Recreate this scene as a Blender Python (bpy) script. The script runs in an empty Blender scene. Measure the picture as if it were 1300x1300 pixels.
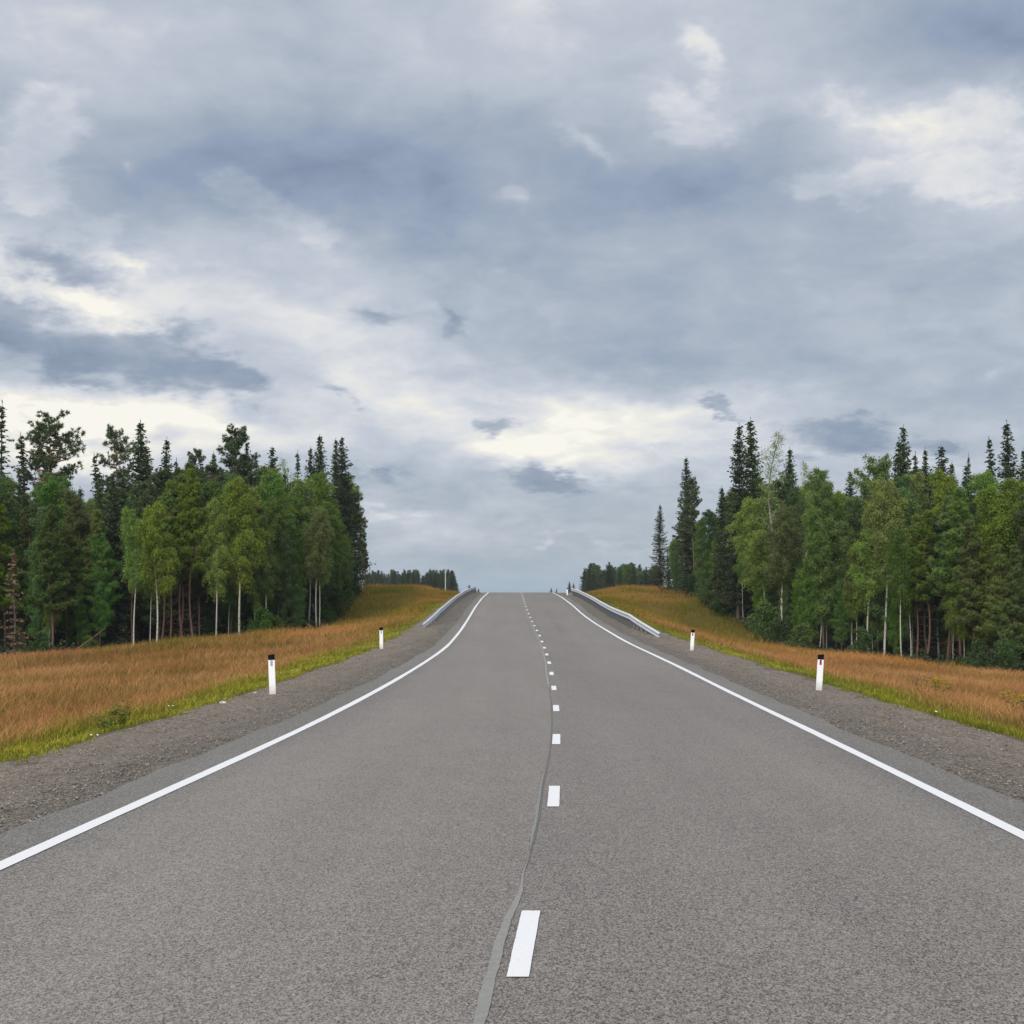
import bpy, math, random
import numpy as np
from mathutils import Vector

random.seed(7)
RNG = np.random.default_rng(11)
scene = bpy.context.scene
COL = scene.collection
R = math.radians

# ------------------------------------------------------------------ camera, sky, sun, exposure
EYE = 1.77           # eye height above the road
F = 1831.0           # focal length in units of a 1300-wide frame
HZ = 775.0           # eye level in that frame
cam_data = bpy.data.cameras.new('camera')
cam_data.sensor_width = 36.0
cam_data.lens = 36.0 * F / 1300.0
cam_data.shift_y = (HZ - 650.0) / 1300.0
cam_data.clip_start = 0.1
cam_data.clip_end = 9000.0
cam = bpy.data.objects.new('camera', cam_data)
COL.objects.link(cam)
cam.location = (0, 0, EYE)
cam.rotation_euler = (R(90), 0, 0)
scene.camera = cam
scene.render.resolution_x = 1024
scene.render.resolution_y = 1024

scene.view_settings.view_transform = 'Standard'
scene.view_settings.look = 'None'
scene.view_settings.gamma = 1.0
scene.view_settings.use_curve_mapping = False
EXPO = 1.30
HAZE = 0.00020
scene.view_settings.exposure = EXPO

SUN_EL = R(38)
SUN_AZ = -162        # degrees from straight ahead: behind the camera, a little to the left
sun_data = bpy.data.lights.new('sun', 'SUN')
sun_data.energy = 1.5
sun_data.angle = R(60)
sun_data.color = (1.0, 0.955, 0.90)
sun = bpy.data.objects.new('sun', sun_data)
COL.objects.link(sun)
SUN_DIR = Vector((math.sin(R(SUN_AZ)) * math.cos(SUN_EL), math.cos(R(SUN_AZ)) * math.cos(SUN_EL), math.sin(SUN_EL)))
sun.rotation_euler = SUN_DIR.to_track_quat('Z', 'Y').to_euler()
sun.location = (0, 0, 60)


def srgb(r, g, b):
    def f(c):
        c /= 255.0
        return c / 12.92 if c <= 0.04045 else ((c + 0.055) / 1.055) ** 2.4
    return (f(r), f(g), f(b), 1.0)


def build_world():
    w = bpy.data.worlds.new('World')
    scene.world = w
    w.use_nodes = True
    nt = w.node_tree
    nt.nodes.clear()
    N, L = nt.nodes.new, nt.links.new

    def math_(op, a, b=None, c=None, clamp=False):
        n = N('ShaderNodeMath'); n.operation = op; n.use_clamp = clamp
        for i, v in enumerate((a, b, c)):
            if v is None: continue
            if isinstance(v, (int, float)): n.inputs[i].default_value = v
            else: L(v, n.inputs[i])
        return n.outputs[0]

    def comb(x, y, z=0.0):
        n = N('ShaderNodeCombineXYZ')
        for i, v in enumerate((x, y, z)):
            if isinstance(v, (int, float)): n.inputs[i].default_value = v
            else: L(v, n.inputs[i])
        return n.outputs[0]

    def vadd(a, b, scale_b):
        m = N('ShaderNodeVectorMath'); m.operation = 'MULTIPLY_ADD'
        L(b, m.inputs[0]); m.inputs[1].default_value = (scale_b[0], scale_b[1], 0)
        L(a, m.inputs[2])
        return m.outputs[0]

    def noise(vec, scale, detail=6, rough=0.55, dist=0.0):
        n = N('ShaderNodeTexNoise'); n.noise_dimensions = '3D'
        L(vec, n.inputs['Vector']); n.inputs['Scale'].default_value = scale
        n.inputs['Detail'].default_value = detail; n.inputs['Roughness'].default_value = rough
        n.inputs['Distortion'].default_value = dist
        return n

    tc = N('ShaderNodeTexCoord').outputs['Generated']
    sp = N('ShaderNodeSeparateXYZ'); L(tc, sp.inputs[0])
    x, y, z = sp.outputs
    az = math_('MULTIPLY', math_('ARCTAN2', x, y), 180 / math.pi)      # degrees right of straight ahead
    el = math_('MULTIPLY', math_('ARCSINE', z), 180 / math.pi)         # degrees above the horizon
    ang = comb(az, el)
    # cloud-layer coordinates: flattening towards the horizon as a real layer does
    zz = math_('ADD', math_('MAXIMUM', z, 0.0), 0.30)
    lay = comb(math_('DIVIDE', x, zz), math_('DIVIDE', y, zz), 0.0)

    off = N('ShaderNodeVectorMath'); off.operation = 'SUBTRACT'; off.inputs[1].default_value = (0.5, 0.5, 0.5)
    L(noise(lay, 3.2, 5, 0.55).outputs['Color'], off.inputs[0])
    off2 = N('ShaderNodeVectorMath'); off2.operation = 'SUBTRACT'; off2.inputs[1].default_value = (0.5, 0.5, 0.5)
    L(noise(lay, 11.0, 7, 0.60).outputs['Color'], off2.inputs[0])
    soft = vadd(vadd(ang, off.outputs[0], (9.0, 5.0)), off2.outputs[0], (2.2, 1.4))
    ragged = vadd(vadd(ang, off.outputs[0], (3.0, 1.8)), off2.outputs[0], (3.6, 2.8))

    def P(px, py):                                    # frame position -> azimuth, elevation in degrees
        a = math.atan((px - 650) / F)
        e = math.atan((HZ - py) / F * math.cos(a))
        return math.degrees(a), math.degrees(e)

    def blobs(vec, lst, start=0.0):
        acc = start
        for (px, py, rx, ry, rot, amp) in lst:
            a, e = P(px, py)
            m = N('ShaderNodeMapping'); m.vector_type = 'TEXTURE'
            m.inputs['Location'].default_value = (a, e, 0)
            m.inputs['Rotation'].default_value = (0, 0, R(-rot))
            k = math.degrees(1 / F)
            m.inputs['Scale'].default_value = (rx * k, ry * k, 1)
            L(vec, m.inputs['Vector'])
            g = N('ShaderNodeTexGradient'); g.gradient_type = 'QUADRATIC_SPHERE'
            L(m.outputs[0], g.inputs[0])
            acc = math_('MULTIPLY_ADD', g.outputs['Fac'], amp, acc)
        return acc

    big = [
        (60, 40, 480, 190, 0, .20), (640, 20, 460, 170, 0, .24), (960, 60, 340, 170, 10, .12),
        (430, 225, 640, 165, 4, -.34), (180, 200, 260, 120, 0, -.08), (890, 250, 430, 150, 0, -.22),
        (1290, 40, 330, 150, 8, -.30), (1140, 150, 360, 110, 8, .30), (700, 350, 560, 130, 0, .0),
        (1190, 240, 300, 110, 0, .16), (90, 372, 400, 95, 12, .58), (400, 410, 400, 95, 10, .28),
        (480, 480, 380, 90, 5, .26), (80, 550, 340, 95, 0, .68), (270, 545, 380, 85, 0, .30),
        (770, 475, 420, 75, 0, -.18), (690, 570, 330, 80, 0, .50), (850, 542, 320, 80, 0, .40),
        (560, 520, 330, 85, 0, .30), (1120, 590, 340, 80, 0, .12), (520, 660, 280, 70, 0, .16),
        (1020, 400, 480, 90, 0, -.04), (400, 320, 300, 90, 10, .16), (1000, 500, 300, 60, 0, .12), (640, 250, 160, 70, 0, .10),
    ]
    base = blobs(soft, big, 0.53)
    # free-running structure everywhere in the sky
    n1 = math_('SUBTRACT', noise(lay, 2.2, 6, 0.55, 0.4).outputs['Fac'], 0.5)
    n2 = math_('SUBTRACT', noise(lay, 6.5, 8, 0.58, 0.3).outputs['Fac'], 0.5)
    base = math_('MULTIPLY_ADD', n1, 0.30, base)
    base = math_('MULTIPLY_ADD', n2, 0.40, base)
    n3 = math_('SUBTRACT', noise(lay, 18.0, 8, 0.58, 0.5).outputs['Fac'], 0.5)
    base = math_('MULTIPLY_ADD', n3, 0.20, base)

    fine = math_('SUBTRACT', noise(lay, 15.0, 9, 0.60, 0.3).outputs['Fac'], 0.5)
    puffs = [
        (38, 165, 100, 80, 0, 1.3), (40, 245, 112, 56, 20, .8), (310, 240, 106, 50, 18, .75), (130, 290, 75, 50, 20, .5),
        (870, 130, 162, 75, 28, .95), (890, 55, 112, 35, 32, .7), (740, 180, 87, 35, 20, .6), (650, 250, 87, 50, 10, .45),
        (1190, 225, 250, 77, 0, 1.0), (1040, 235, 100, 37, 10, .7), (1230, 140, 200, 62, 5, .75), (1060, 130, 150, 50, 10, .5),
        (390, 300, 150, 62, 10, .55), (170, 205, 50, 22, 10, .5), (500, 655, 112, 40, 5, .6), (800, 700, 137, 30, 0, .4),
        (640, 330, 150, 50, 0, .35), (560, 400, 200, 37, 10, .45), (1230, 480, 200, 50, 5, .3), (60, 110, 150, 50, 0, .45),
        (710, 680, 62, 20, 0, .5), (600, 610, 150, 32, 0, .35), (170, 340, 87, 32, 25, .6), (1180, 590, 75, 27, 10, .6),
    ]
    pf = math_('MULTIPLY_ADD', fine, 0.75, blobs(ragged, puffs, 0.0))
    pr = N('ShaderNodeMapRange'); pr.interpolation_type = 'SMOOTHSTEP'
    L(pf, pr.inputs[0]); pr.inputs[1].default_value = 0.14; pr.inputs[2].default_value = 0.54
    scraps = [
        (0, 405, 106, 68, 0, 1.0), (180, 455, 187, 77, 8, 1.1), (290, 487, 75, 32, 12, .8), (90, 460, 87, 50, 0, .7),
        (628, 537, 45, 32, 10, .8), (700, 608, 137, 27, 6, .9), (915, 521, 52, 20, 6, .8), (1065, 556, 150, 45, 10, .85),
        (1190, 570, 75, 30, 16, .7), (580, 408, 62, 32, 20, .5), (480, 400, 87, 32, 8, .45), (60, 330, 150, 50, 8, .75), (440, 505, 75, 25, 10, .4),
        (470, 600, 125, 25, 0, .35),
    ]
    sf = math_('MULTIPLY_ADD', fine, 0.7, blobs(ragged, scraps, 0.0))
    sr = N('ShaderNodeMapRange'); sr.interpolation_type = 'SMOOTHSTEP'
    L(sf, sr.inputs[0]); sr.inputs[1].default_value = 0.06; sr.inputs[2].default_value = 0.56

    val = math_('MULTIPLY_ADD', math_('MULTIPLY', pr.outputs[0], math_('MULTIPLY_ADD', math_('ADD', n2, fine), 1.1, 0.95)), 0.17, base)
    val = math_('MULTIPLY_ADD', math_('MULTIPLY', sr.outputs[0], math_('MULTIPLY_ADD', math_('ADD', n2, n3), -1.2, 1.0)), -0.30, val)
    ramp = N('ShaderNodeValToRGB'); cr = ramp.color_ramp
    stops = [(0.0, (116, 129, 154)), (0.28, (148, 162, 183)), (0.47, (171, 181, 194)), (0.66, (195, 201, 212)),
             (0.82, (222, 223, 226)), (0.95, (241, 238, 230)), (1.0, (253, 249, 238))]
    while len(cr.elements) < len(stops): cr.elements.new(0.5)
    for e, (p, c) in zip(cr.elements, stops):
        e.position = p; e.color = srgb(*c)
    L(math_('MULTIPLY_ADD', math_('SUBTRACT', val, 0.5), 1.08, 0.47), ramp.inputs[0])
    dk = N('ShaderNodeMix'); dk.data_type = 'RGBA'
    L(math_('MULTIPLY', sr.outputs[0], 0.45), dk.inputs['Factor'])
    L(ramp.outputs[0], dk.inputs['A']); dk.inputs['B'].default_value = srgb(143, 154, 172)
    # far air just above the horizon, and the ground half
    hr = N('ShaderNodeMapRange'); hr.interpolation_type = 'SMOOTHSTEP'
    L(el, hr.inputs[0]); hr.inputs[1].default_value = 3.0; hr.inputs[2].default_value = 0.2
    air = N('ShaderNodeMix'); air.data_type = 'RGBA'
    L(math_('MULTIPLY', hr.outputs[0], 0.7), air.inputs['Factor'])
    L(dk.outputs['Result'], air.inputs['A']); air.inputs['B'].default_value = srgb(163, 186, 204)

    bg_cloud = N('ShaderNodeBackground'); L(air.outputs['Result'], bg_cloud.inputs[0])
    bg_cloud.inputs[1].default_value = 1.0 / (2 ** EXPO)
    sky = N('ShaderNodeTexSky'); sky.sky_type = 'NISHITA'; sky.sun_disc = False
    sky.sun_elevation = SUN_EL; sky.sun_rotation = R(SUN_AZ)
    bg_sky = N('ShaderNodeBackground'); L(sky.outputs[0], bg_sky.inputs[0]); bg_sky.inputs[1].default_value = 0.06
    mx = N('ShaderNodeMixShader'); mx.inputs[0].default_value = 0.95     # cloud cover
    L(bg_sky.outputs[0], mx.inputs[1]); L(bg_cloud.outputs[0], mx.inputs[2])
    out = N('ShaderNodeOutputWorld'); L(mx.outputs[0], out.inputs[0])


build_world()


# ------------------------------------------------------------------ helpers
def tag(o, label=None, cat=None, group=None, kind=None):
    if label: o['label'] = label
    if cat: o['category'] = cat
    if group: o['group'] = group
    if kind: o['kind'] = kind
    return o


def empty(name, loc=(0, 0, 0), rz=0.0):
    o = bpy.data.objects.new(name, None)
    o.empty_display_size = 0.3
    o.location = loc; o.rotation_euler = (0, 0, rz)
    COL.objects.link(o)
    return o


def link(name, me, parent=None):
    o = bpy.data.objects.new(name, me)
    COL.objects.link(o)
    if parent is not None: o.parent = parent
    return o


def np_mesh(name, verts, loops, sizes, mat=None, attrs=None, smooth=False):
    """fast mesh: verts (n,3), flat loop indices, per-face sizes, point attributes"""
    verts = np.asarray(verts, np.float32); loops = np.asarray(loops, np.int32).ravel(); sizes = np.asarray(sizes, np.int32)
    me = bpy.data.meshes.new(name)
    me.vertices.add(len(verts)); me.vertices.foreach_set('co', verts.ravel())
    me.loops.add(len(loops)); me.loops.foreach_set('vertex_index', loops)
    me.polygons.add(len(sizes))
    st = np.zeros(len(sizes), np.int32); st[1:] = np.cumsum(sizes)[:-1]
    me.polygons.foreach_set('loop_start', st)
    me.polygons.foreach_set('loop_total', sizes)
    if smooth: me.polygons.foreach_set('use_smooth', np.ones(len(sizes), bool))
    for k, a in (attrs or {}).items():
        at = me.attributes.new(k, 'FLOAT', 'POINT'); at.data.foreach_set('value', np.asarray(a, np.float32))
    me.update(calc_edges=True)
    me.validate()
    if mat is not None: me.materials.append(mat)
    return me


def grid_mesh(name, P, mat, attrs=None, smooth=True):
    """P (rows, cols, 3)"""
    r, c = P.shape[:2]
    i = np.arange(r * c).reshape(r, c)
    q = np.stack([i[:-1, :-1], i[:-1, 1:], i[1:, 1:], i[1:, :-1]], -1).reshape(-1, 4)
    return np_mesh(name, P.reshape(-1, 3), q, np.full(len(q), 4), mat, attrs, smooth)


class MB:
    """small mesh builder"""
    def __init__(s): s.v = []; s.f = []
    def box(s, c, d, rot=None, taper=1.0):
        b = len(s.v)
        for z in (-.5, .5):
            k = taper if z > 0 else 1.0
            for (x, y) in ((-.5, -.5), (.5, -.5), (.5, .5), (-.5, .5)):
                p = Vector((x * d[0] * k, y * d[1] * k, z * d[2]))
                if rot is not None: p = rot @ p
                s.v.append((p.x + c[0], p.y + c[1], p.z + c[2]))
        s.f += [tuple(b + i for i in q) for q in ((3, 2, 1, 0), (4, 5, 6, 7), (0, 1, 5, 4), (1, 2, 6, 5), (2, 3, 7, 6), (3, 0, 4, 7))]
    def tube(s, pts, rad, n=8, cap=True):
        pts = [Vector(p) for p in pts]; b = len(s.v)
        for i, p in enumerate(pts):
            t = (pts[min(i + 1, len(pts) - 1)] - pts[max(i - 1, 0)]).normalized()
            a = Vector((0, 1, 0)) if abs(t.y) < .9 else Vector((1, 0, 0))
            u = t.cross(a).normalized(); w = t.cross(u)
            r = rad[i] if hasattr(rad, '__len__') else rad
            for k in range(n):
                an = 2 * math.pi * k / n
                q = p + u * (math.cos(an) * r) + w * (math.sin(an) * r)
                s.v.append(tuple(q))
        for i in range(len(pts) - 1):
            for k in range(n):
                s.f.append((b + i * n + k, b + i * n + (k + 1) % n, b + (i + 1) * n + (k + 1) % n, b + (i + 1) * n + k))
        if cap:
            s.f.append(tuple(b + k for k in reversed(range(n))))
            s.f.append(tuple(b + (len(pts) - 1) * n + k for k in range(n)))
    def mesh(s, name, mat, smooth=False):
        me = bpy.data.meshes.new(name); me.from_pydata(s.v, [], s.f)
        if smooth:
            for p in me.polygons: p.use_smooth = True
        me.materials.append(mat); me.update()
        return me
    def build(s, name, mat, parent=None, smooth=False):
        return link(name, s.mesh(name, mat, smooth), parent)


# ------------------------------------------------------------------ materials
class NT:
    def __init__(s, name):
        s.m = bpy.data.materials.new(name); s.m.use_nodes = True
        s.t = s.m.node_tree; s.t.nodes.clear()
        s.out = s.n('ShaderNodeOutputMaterial')
    def n(s, t): return s.t.nodes.new(t)
    def l(s, a, b): s.t.links.new(a, b)
    def put(s, sock, v):
        if isinstance(v, (int, float)): sock.default_value = v
        elif isinstance(v, tuple): sock.default_value = v
        else: s.l(v, sock)
    def math(s, op, a, b=None, c=None, clamp=False):
        n = s.n('ShaderNodeMath'); n.operation = op; n.use_clamp = clamp
        for i, v in enumerate((a, b, c)):
            if v is not None: s.put(n.inputs[i], v)
        return n.outputs[0]
    def mix(s, f, a, b, mode='MIX'):
        n = s.n('ShaderNodeMix'); n.data_type = 'RGBA'; n.blend_type = mode
        s.put(n.inputs['Factor'], f); s.put(n.inputs['A'], a); s.put(n.inputs['B'], b)
        return n.outputs['Result']
    def obj(s): return s.n('ShaderNodeTexCoord').outputs['Object']
    def pos(s): return s.n('ShaderNodeNewGeometry').outputs['Position']
    def noise(s, vec, scale, detail=4, rough=.55, dist=0.0):
        n = s.n('ShaderNodeTexNoise'); s.l(vec, n.inputs['Vector'])
        n.inputs['Scale'].default_value = scale; n.inputs['Detail'].default_value = detail
        n.inputs['Roughness'].default_value = rough; n.inputs['Distortion'].default_value = dist
        return n.outputs['Fac']
    def vor(s, vec, scale, feature='F1', out='Distance', rand=1.0):
        n = s.n('ShaderNodeTexVoronoi'); n.feature = feature; s.l(vec, n.inputs['Vector'])
        n.inputs['Scale'].default_value = scale; n.inputs['Randomness'].default_value = rand
        return n.outputs[out]
    def rng(s, v, a, b, c=0.0, d=1.0, smooth=True):
        n = s.n('ShaderNodeMapRange'); n.interpolation_type = 'SMOOTHSTEP' if smooth else 'LINEAR'
        s.put(n.inputs[0], v); n.inputs[1].default_value = a; n.inputs[2].default_value = b
        n.inputs[3].default_value = c; n.inputs[4].default_value = d
        return n.outputs[0]
    def scale(s, vec, k):
        n = s.n('ShaderNodeVectorMath'); n.operation = 'MULTIPLY'; s.l(vec, n.inputs[0]); n.inputs[1].default_value = k
        return n.outputs[0]
    def attr(s, name):
        n = s.n('ShaderNodeAttribute'); n.attribute_name = name
        return n.outputs['Fac']
    def bump(s, h, strength=.3, dist=.01):
        n = s.n('ShaderNodeBump'); n.inputs['Strength'].default_value = strength; n.inputs['Distance'].default_value = dist
        s.l(h, n.inputs['Height'])
        return n.outputs[0]
    def finish(s, color, rough=.8, normal=None, metal=0.0, spec=.4):
        p = s.n('ShaderNodeBsdfPrincipled')
        s.put(p.inputs['Base Color'], color); s.put(p.inputs['Roughness'], rough)
        p.inputs['Metallic'].default_value = metal
        p.inputs['Specular IOR Level'].default_value = spec
        if normal is not None: s.l(normal, p.inputs['Normal'])
        s.l(p.outputs[0], s.out.inputs[0])
        s.p = p
        return s.m


def c4(r, g, b): return (r, g, b, 1.0)


def mat_asphalt():
    s = NT('asphalt'); p = s.pos()
    big = s.noise(s.scale(p, (.35, .05, .05)), 1.0, 5, .6)                # long faint lanes of wear
    mid = s.noise(p, 1.1, 4, .6)
    pe = s.scale(p, (1.0, .5, 1.0))
    st = s.vor(pe, 135.0, 'F1', 'Color')                                   # aggregate, each stone its own grey
    sv = s.n('ShaderNodeSeparateColor'); s.l(st, sv.inputs[0])
    st2 = s.vor(pe, 62.0, 'F1', 'Color')
    sv2 = s.n('ShaderNodeSeparateColor'); s.l(st2, sv2.inputs[0])
    f = s.noise(pe, 260, 2, .6)
    g = s.math('MULTIPLY_ADD', s.math('SUBTRACT', sv.outputs[0], .5), .22, ASPH)
    g = s.math('MULTIPLY_ADD', s.math('SUBTRACT', sv2.outputs[1], .5), .055, g)
    g = s.math('MULTIPLY_ADD', s.math('SUBTRACT', f, .5), .08, g)
    g = s.math('MULTIPLY_ADD', s.math('SUBTRACT', big, .5), .09, g)
    g = s.math('MULTIPLY_ADD', s.math('SUBTRACT', mid, .5), .035, g)
    lane_n = s.noise(s.scale(p, (1.1, .018, .02)), 1.0, 3, .5)            # tyre-polished strips along the lanes
    g = s.math('MULTIPLY_ADD', s.math('SUBTRACT', lane_n, .5), .055, g)
    # two paving lanes meet at the joint: the right one is a shade darker; the edges outside the lines are greener grey
    lane = s.attr('lane')
    g = s.math('MULTIPLY_ADD', lane, -.016, g)
    edge = s.attr('edge')
    g = s.math('MULTIPLY_ADD', edge, -.030, g)
    g = s.math('MAXIMUM', g, .02)
    warm = s.mix(s.rng(sv2.outputs[0], .80, 1.0), c4(1.085, .985, .895), c4(1.18, .96, .84))
    warm = s.mix(edge, warm, c4(1.06, .995, .895))
    gg = s.n('ShaderNodeCombineColor')
    for i in range(3): s.l(g, gg.inputs[i])
    col = s.mix(1.0, gg.outputs[0], warm, 'MULTIPLY')
    h = s.vor(pe, 135.0)
    return s.finish(col, .72, s.bump(s.math('ADD', h, s.math('MULTIPLY', f, .5)), .35, .004), spec=.3)


ASPH = .196


def mat_gravel():
    s = NT('gravel'); p = s.pos()
    c = s.n('ShaderNodeSeparateColor'); s.l(s.vor(p, 34.0, 'F1', 'Color'), c.inputs[0])
    c2 = s.n('ShaderNodeSeparateColor'); s.l(s.vor(p, 75.0, 'F1', 'Color'), c2.inputs[0])
    streak = s.noise(s.scale(p, (2.2, .25, 1)), 1.0, 5, .65)
    patch = s.noise(p, .9, 5, .6)
    inner = s.attr('edge')                                               # coarser broken bitumen next to the asphalt
    g = s.math('MULTIPLY_ADD', s.math('SUBTRACT', c.outputs[0], .5), .26, .245)
    g = s.math('MULTIPLY_ADD', s.math('SUBTRACT', c2.outputs[0], .5), .15, g)
    g = s.math('MULTIPLY_ADD', s.math('SUBTRACT', streak, .5), .12, g)
    g = s.math('MULTIPLY_ADD', s.math('SUBTRACT', patch, .5), .08, g)
    g = s.math('MULTIPLY_ADD', inner, -.055, g)
    g = s.math('MAXIMUM', g, .018)
    gg = s.n('ShaderNodeCombineColor')
    for i in range(3): s.l(g, gg.inputs[i])
    tint = s.mix(s.rng(patch, .35, .7), c4(1.15, .97, .78), c4(1.14, .95, .80))
    tint = s.mix(inner, tint, c4(1.10, .98, .83))
    h = s.math('ADD', s.vor(p, 34.0), s.math('MULTIPLY', s.noise(p, 60, 3), .8))
    return s.finish(s.mix(1.0, gg.outputs[0], tint, 'MULTIPLY'), .95, s.bump(h, 1.0, .045), spec=.2)


def mat_paint(name='road_paint', v=.80):
    s = NT(name); p = s.pos()
    n = s.noise(p, 22, 5, .65); f = s.noise(p, 160, 2)
    g = s.math('MULTIPLY_ADD', s.math('SUBTRACT', n, .5), .12, v)
    g = s.math('MULTIPLY_ADD', s.math('SUBTRACT', f, .5), .10, g)
    gg = s.n('ShaderNodeCombineColor')
    for i in range(3): s.l(g, gg.inputs[i])
    worn = s.math('MULTIPLY', s.rng(s.vor(p, 120, 'F1', 'Distance'), .55, .8), s.rng(n, .42, .62))
    return s.finish(s.mix(s.math('MULTIPLY', worn, .22), gg.outputs[0], c4(.25, .24, .23)), .6, s.bump(s.vor(p, 90), .3, .004), spec=.3)


def mat_sealant(col, name):
    s = NT(name); p = s.pos()
    n = s.math('MULTIPLY_ADD', s.math('SUBTRACT', s.vor(p, 120, 'F1', 'Distance'), .4), .5, s.noise(p, 18, 5, .6), clamp=True)
    return s.finish(s.mix(n, c4(*[c * .66 for c in col]), c4(*[c * 1.25 for c in col])), .6, s.bump(s.noise(p, 90, 3), .3, .004))


def mat_ground():
    s = NT('meadow_soil'); p = s.pos()
    a = s.noise(p, .12, 5, .6); b = s.noise(p, 1.7, 5, .65); c = s.noise(p, 9, 4, .6)
    col = s.mix(s.rng(a, .38, .62), c4(.24, .125, .045), c4(.13, .11, .028))
    col = s.mix(s.rng(b, .45, .75), col, c4(.075, .058, .022))
    col = s.mix(s.math('MULTIPLY', s.rng(c, .5, .8), .4), col, c4(.2, .13, .05))
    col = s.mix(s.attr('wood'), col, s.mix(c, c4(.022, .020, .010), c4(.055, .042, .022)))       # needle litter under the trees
    col = s.mix(s.attr('verge'), col, s.mix(c, c4(.10, .085, .065), c4(.20, .17, .135)))          # grit washed into the verge
    return s.finish(col, 1.0, s.bump(s.math('ADD', b, c), .8, .12), spec=.1)


def mat_blade(name, base_a, base_b, top_a, top_b, trans=.35, split=(.45, .75)):
    """grass: colour by blade (tint) and by height on the blade (seed heads at the top)"""
    s = NT(name)
    t = s.attr('tint'); h = s.attr('tall')
    lo = s.mix(t, c4(*base_a), c4(*base_b)); hi = s.mix(t, c4(*top_a), c4(*top_b))
    big = s.noise(s.pos(), .22, 4, .6)
    col = s.mix(s.rng(h, *split), lo, hi)
    col = s.mix(s.math('MULTIPLY', s.rng(big, .52, .72), .42), col, lo)
    d = s.n('ShaderNodeBsdfDiffuse'); s.l(col, d.inputs[0])
    tr = s.n('ShaderNodeBsdfTranslucent'); s.l(col, tr.inputs[0])
    m = s.n('ShaderNodeMixShader'); m.inputs[0].default_value = trans
    s.l(d.outputs[0], m.inputs[1]); s.l(tr.outputs[0], m.inputs[2]); s.l(m.outputs[0], s.out.inputs[0])
    return s.m


def mat_leaf(name, dark, light, trans=.3, var=.35, rough=.6):
    """foliage: colour by leaf (tint) and by tree (object random)"""
    s = NT(name)
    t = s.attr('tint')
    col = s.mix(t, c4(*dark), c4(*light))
    oi = s.n('ShaderNodeObjectInfo').outputs['Random']
    hs = s.n('ShaderNodeHueSaturation')
    s.put(hs.inputs['Hue'], s.math('MULTIPLY_ADD', s.math('SUBTRACT', oi, .5), .045, .5))
    s.put(hs.inputs['Value'], s.math('MULTIPLY_ADD', s.math('SUBTRACT', s.math('FRACT', s.math('MULTIPLY', oi, 7.31)), .5), var * 1.6, 1.0))
    s.put(hs.inputs['Saturation'], s.math('MULTIPLY_ADD', s.math('SUBTRACT', s.math('FRACT', s.math('MULTIPLY', oi, 3.77)), .5), .3, 1.0))
    s.l(col, hs.inputs['Color'])
    col = hs.outputs[0]
    p = s.n('ShaderNodeBsdfPrincipled'); s.l(col, p.inputs['Base Color'])
    p.inputs['Roughness'].default_value = rough; p.inputs['Specular IOR Level'].default_value = .25
    tr = s.n('ShaderNodeBsdfTranslucent'); s.l(col, tr.inputs[0])
    m = s.n('ShaderNodeMixShader'); m.inputs[0].default_value = trans
    s.l(p.outputs[0], m.inputs[1]); s.l(tr.outputs[0], m.inputs[2]); s.l(m.outputs[0], s.out.inputs[0])
    return s.m


def mat_bark(name, kind):
    s = NT(name); o = s.obj()
    if kind == 'birch':
        band = s.noise(s.scale(o, (3.0, 3.0, 9.0)), 1.3, 4, .6)
        fl = s.noise(o, 8, 3)
        col = s.mix(s.rng(band, .56, .64), c4(.44, .42, .37), c4(.045, .04, .036))
        col = s.mix(s.math('MULTIPLY', fl, .4), col, c4(.30, .28, .23))
        z = s.n('ShaderNodeSeparateXYZ'); s.l(o, z.inputs[0])
        col = s.mix(s.rng(z.outputs[2], 1.3, .1), col, c4(.09, .08, .065))      # rough dark foot of the trunk
        col = s.mix(s.rng(z.outputs[2], 7.5, 11.5), col, c4(.16, .12, .085))
    elif kind == 'pine':
        z = s.n('ShaderNodeSeparateXYZ'); s.l(o, z.inputs[0])
        n = s.noise(s.scale(o, (6, 6, 1.6)), 1.6, 4, .65)
        low = s.mix(n, c4(.075, .045, .035), c4(.21, .125, .09))
        up = s.mix(n, c4(.15, .085, .052), c4(.30, .17, .095))
        col = s.mix(s.rng(z.outputs[2], 3.5, 8.0), low, up)
    else:
        n = s.noise(s.scale(o, (7, 7, 2.0)), 1.6, 4, .65)
        col = s.mix(n, c4(.045, .036, .03), c4(.15, .12, .10))
    return s.finish(col, .9, s.bump(s.noise(s.scale(o, (9, 9, 2.5)), 2.0, 4, .7), .6, .03), spec=.2)


def mat_plain(name, col, rough=.5, metal=0.0, var=.10, scale=9.0, spec=.4):
    s = NT(name)
    n = s.noise(s.obj(), scale, 5, .6)
    a = tuple(max(0, c * (1 - var)) for c in col); b = tuple(min(1, c * (1 + var)) for c in col)
    return s.finish(s.mix(n, c4(*a), c4(*b)), rough, None, metal, spec)


def mat_post():
    """white plastic with splashed grime at the foot and faint scuffs"""
    s = NT('white_plastic'); o = s.obj()
    z = s.n('ShaderNodeSeparateXYZ'); s.l(o, z.inputs[0])
    n = s.noise(o, 14, 5, .65); m = s.noise(s.scale(o, (30, 30, 4)), 1.0, 4, .6)
    col = s.mix(n, c4(.72, .73, .74), c4(.84, .85, .86))
    grime = s.math('MULTIPLY', s.rng(s.math('MULTIPLY_ADD', n, -.35, z.outputs[2]), .06, -.16), .5)
    col = s.mix(grime, col, c4(.26, .23, .19))
    col = s.mix(s.math('MULTIPLY', s.rng(m, .58, .75), .22), col, c4(.35, .33, .30))
    return s.finish(col, .5, None, 0, .4)


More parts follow.
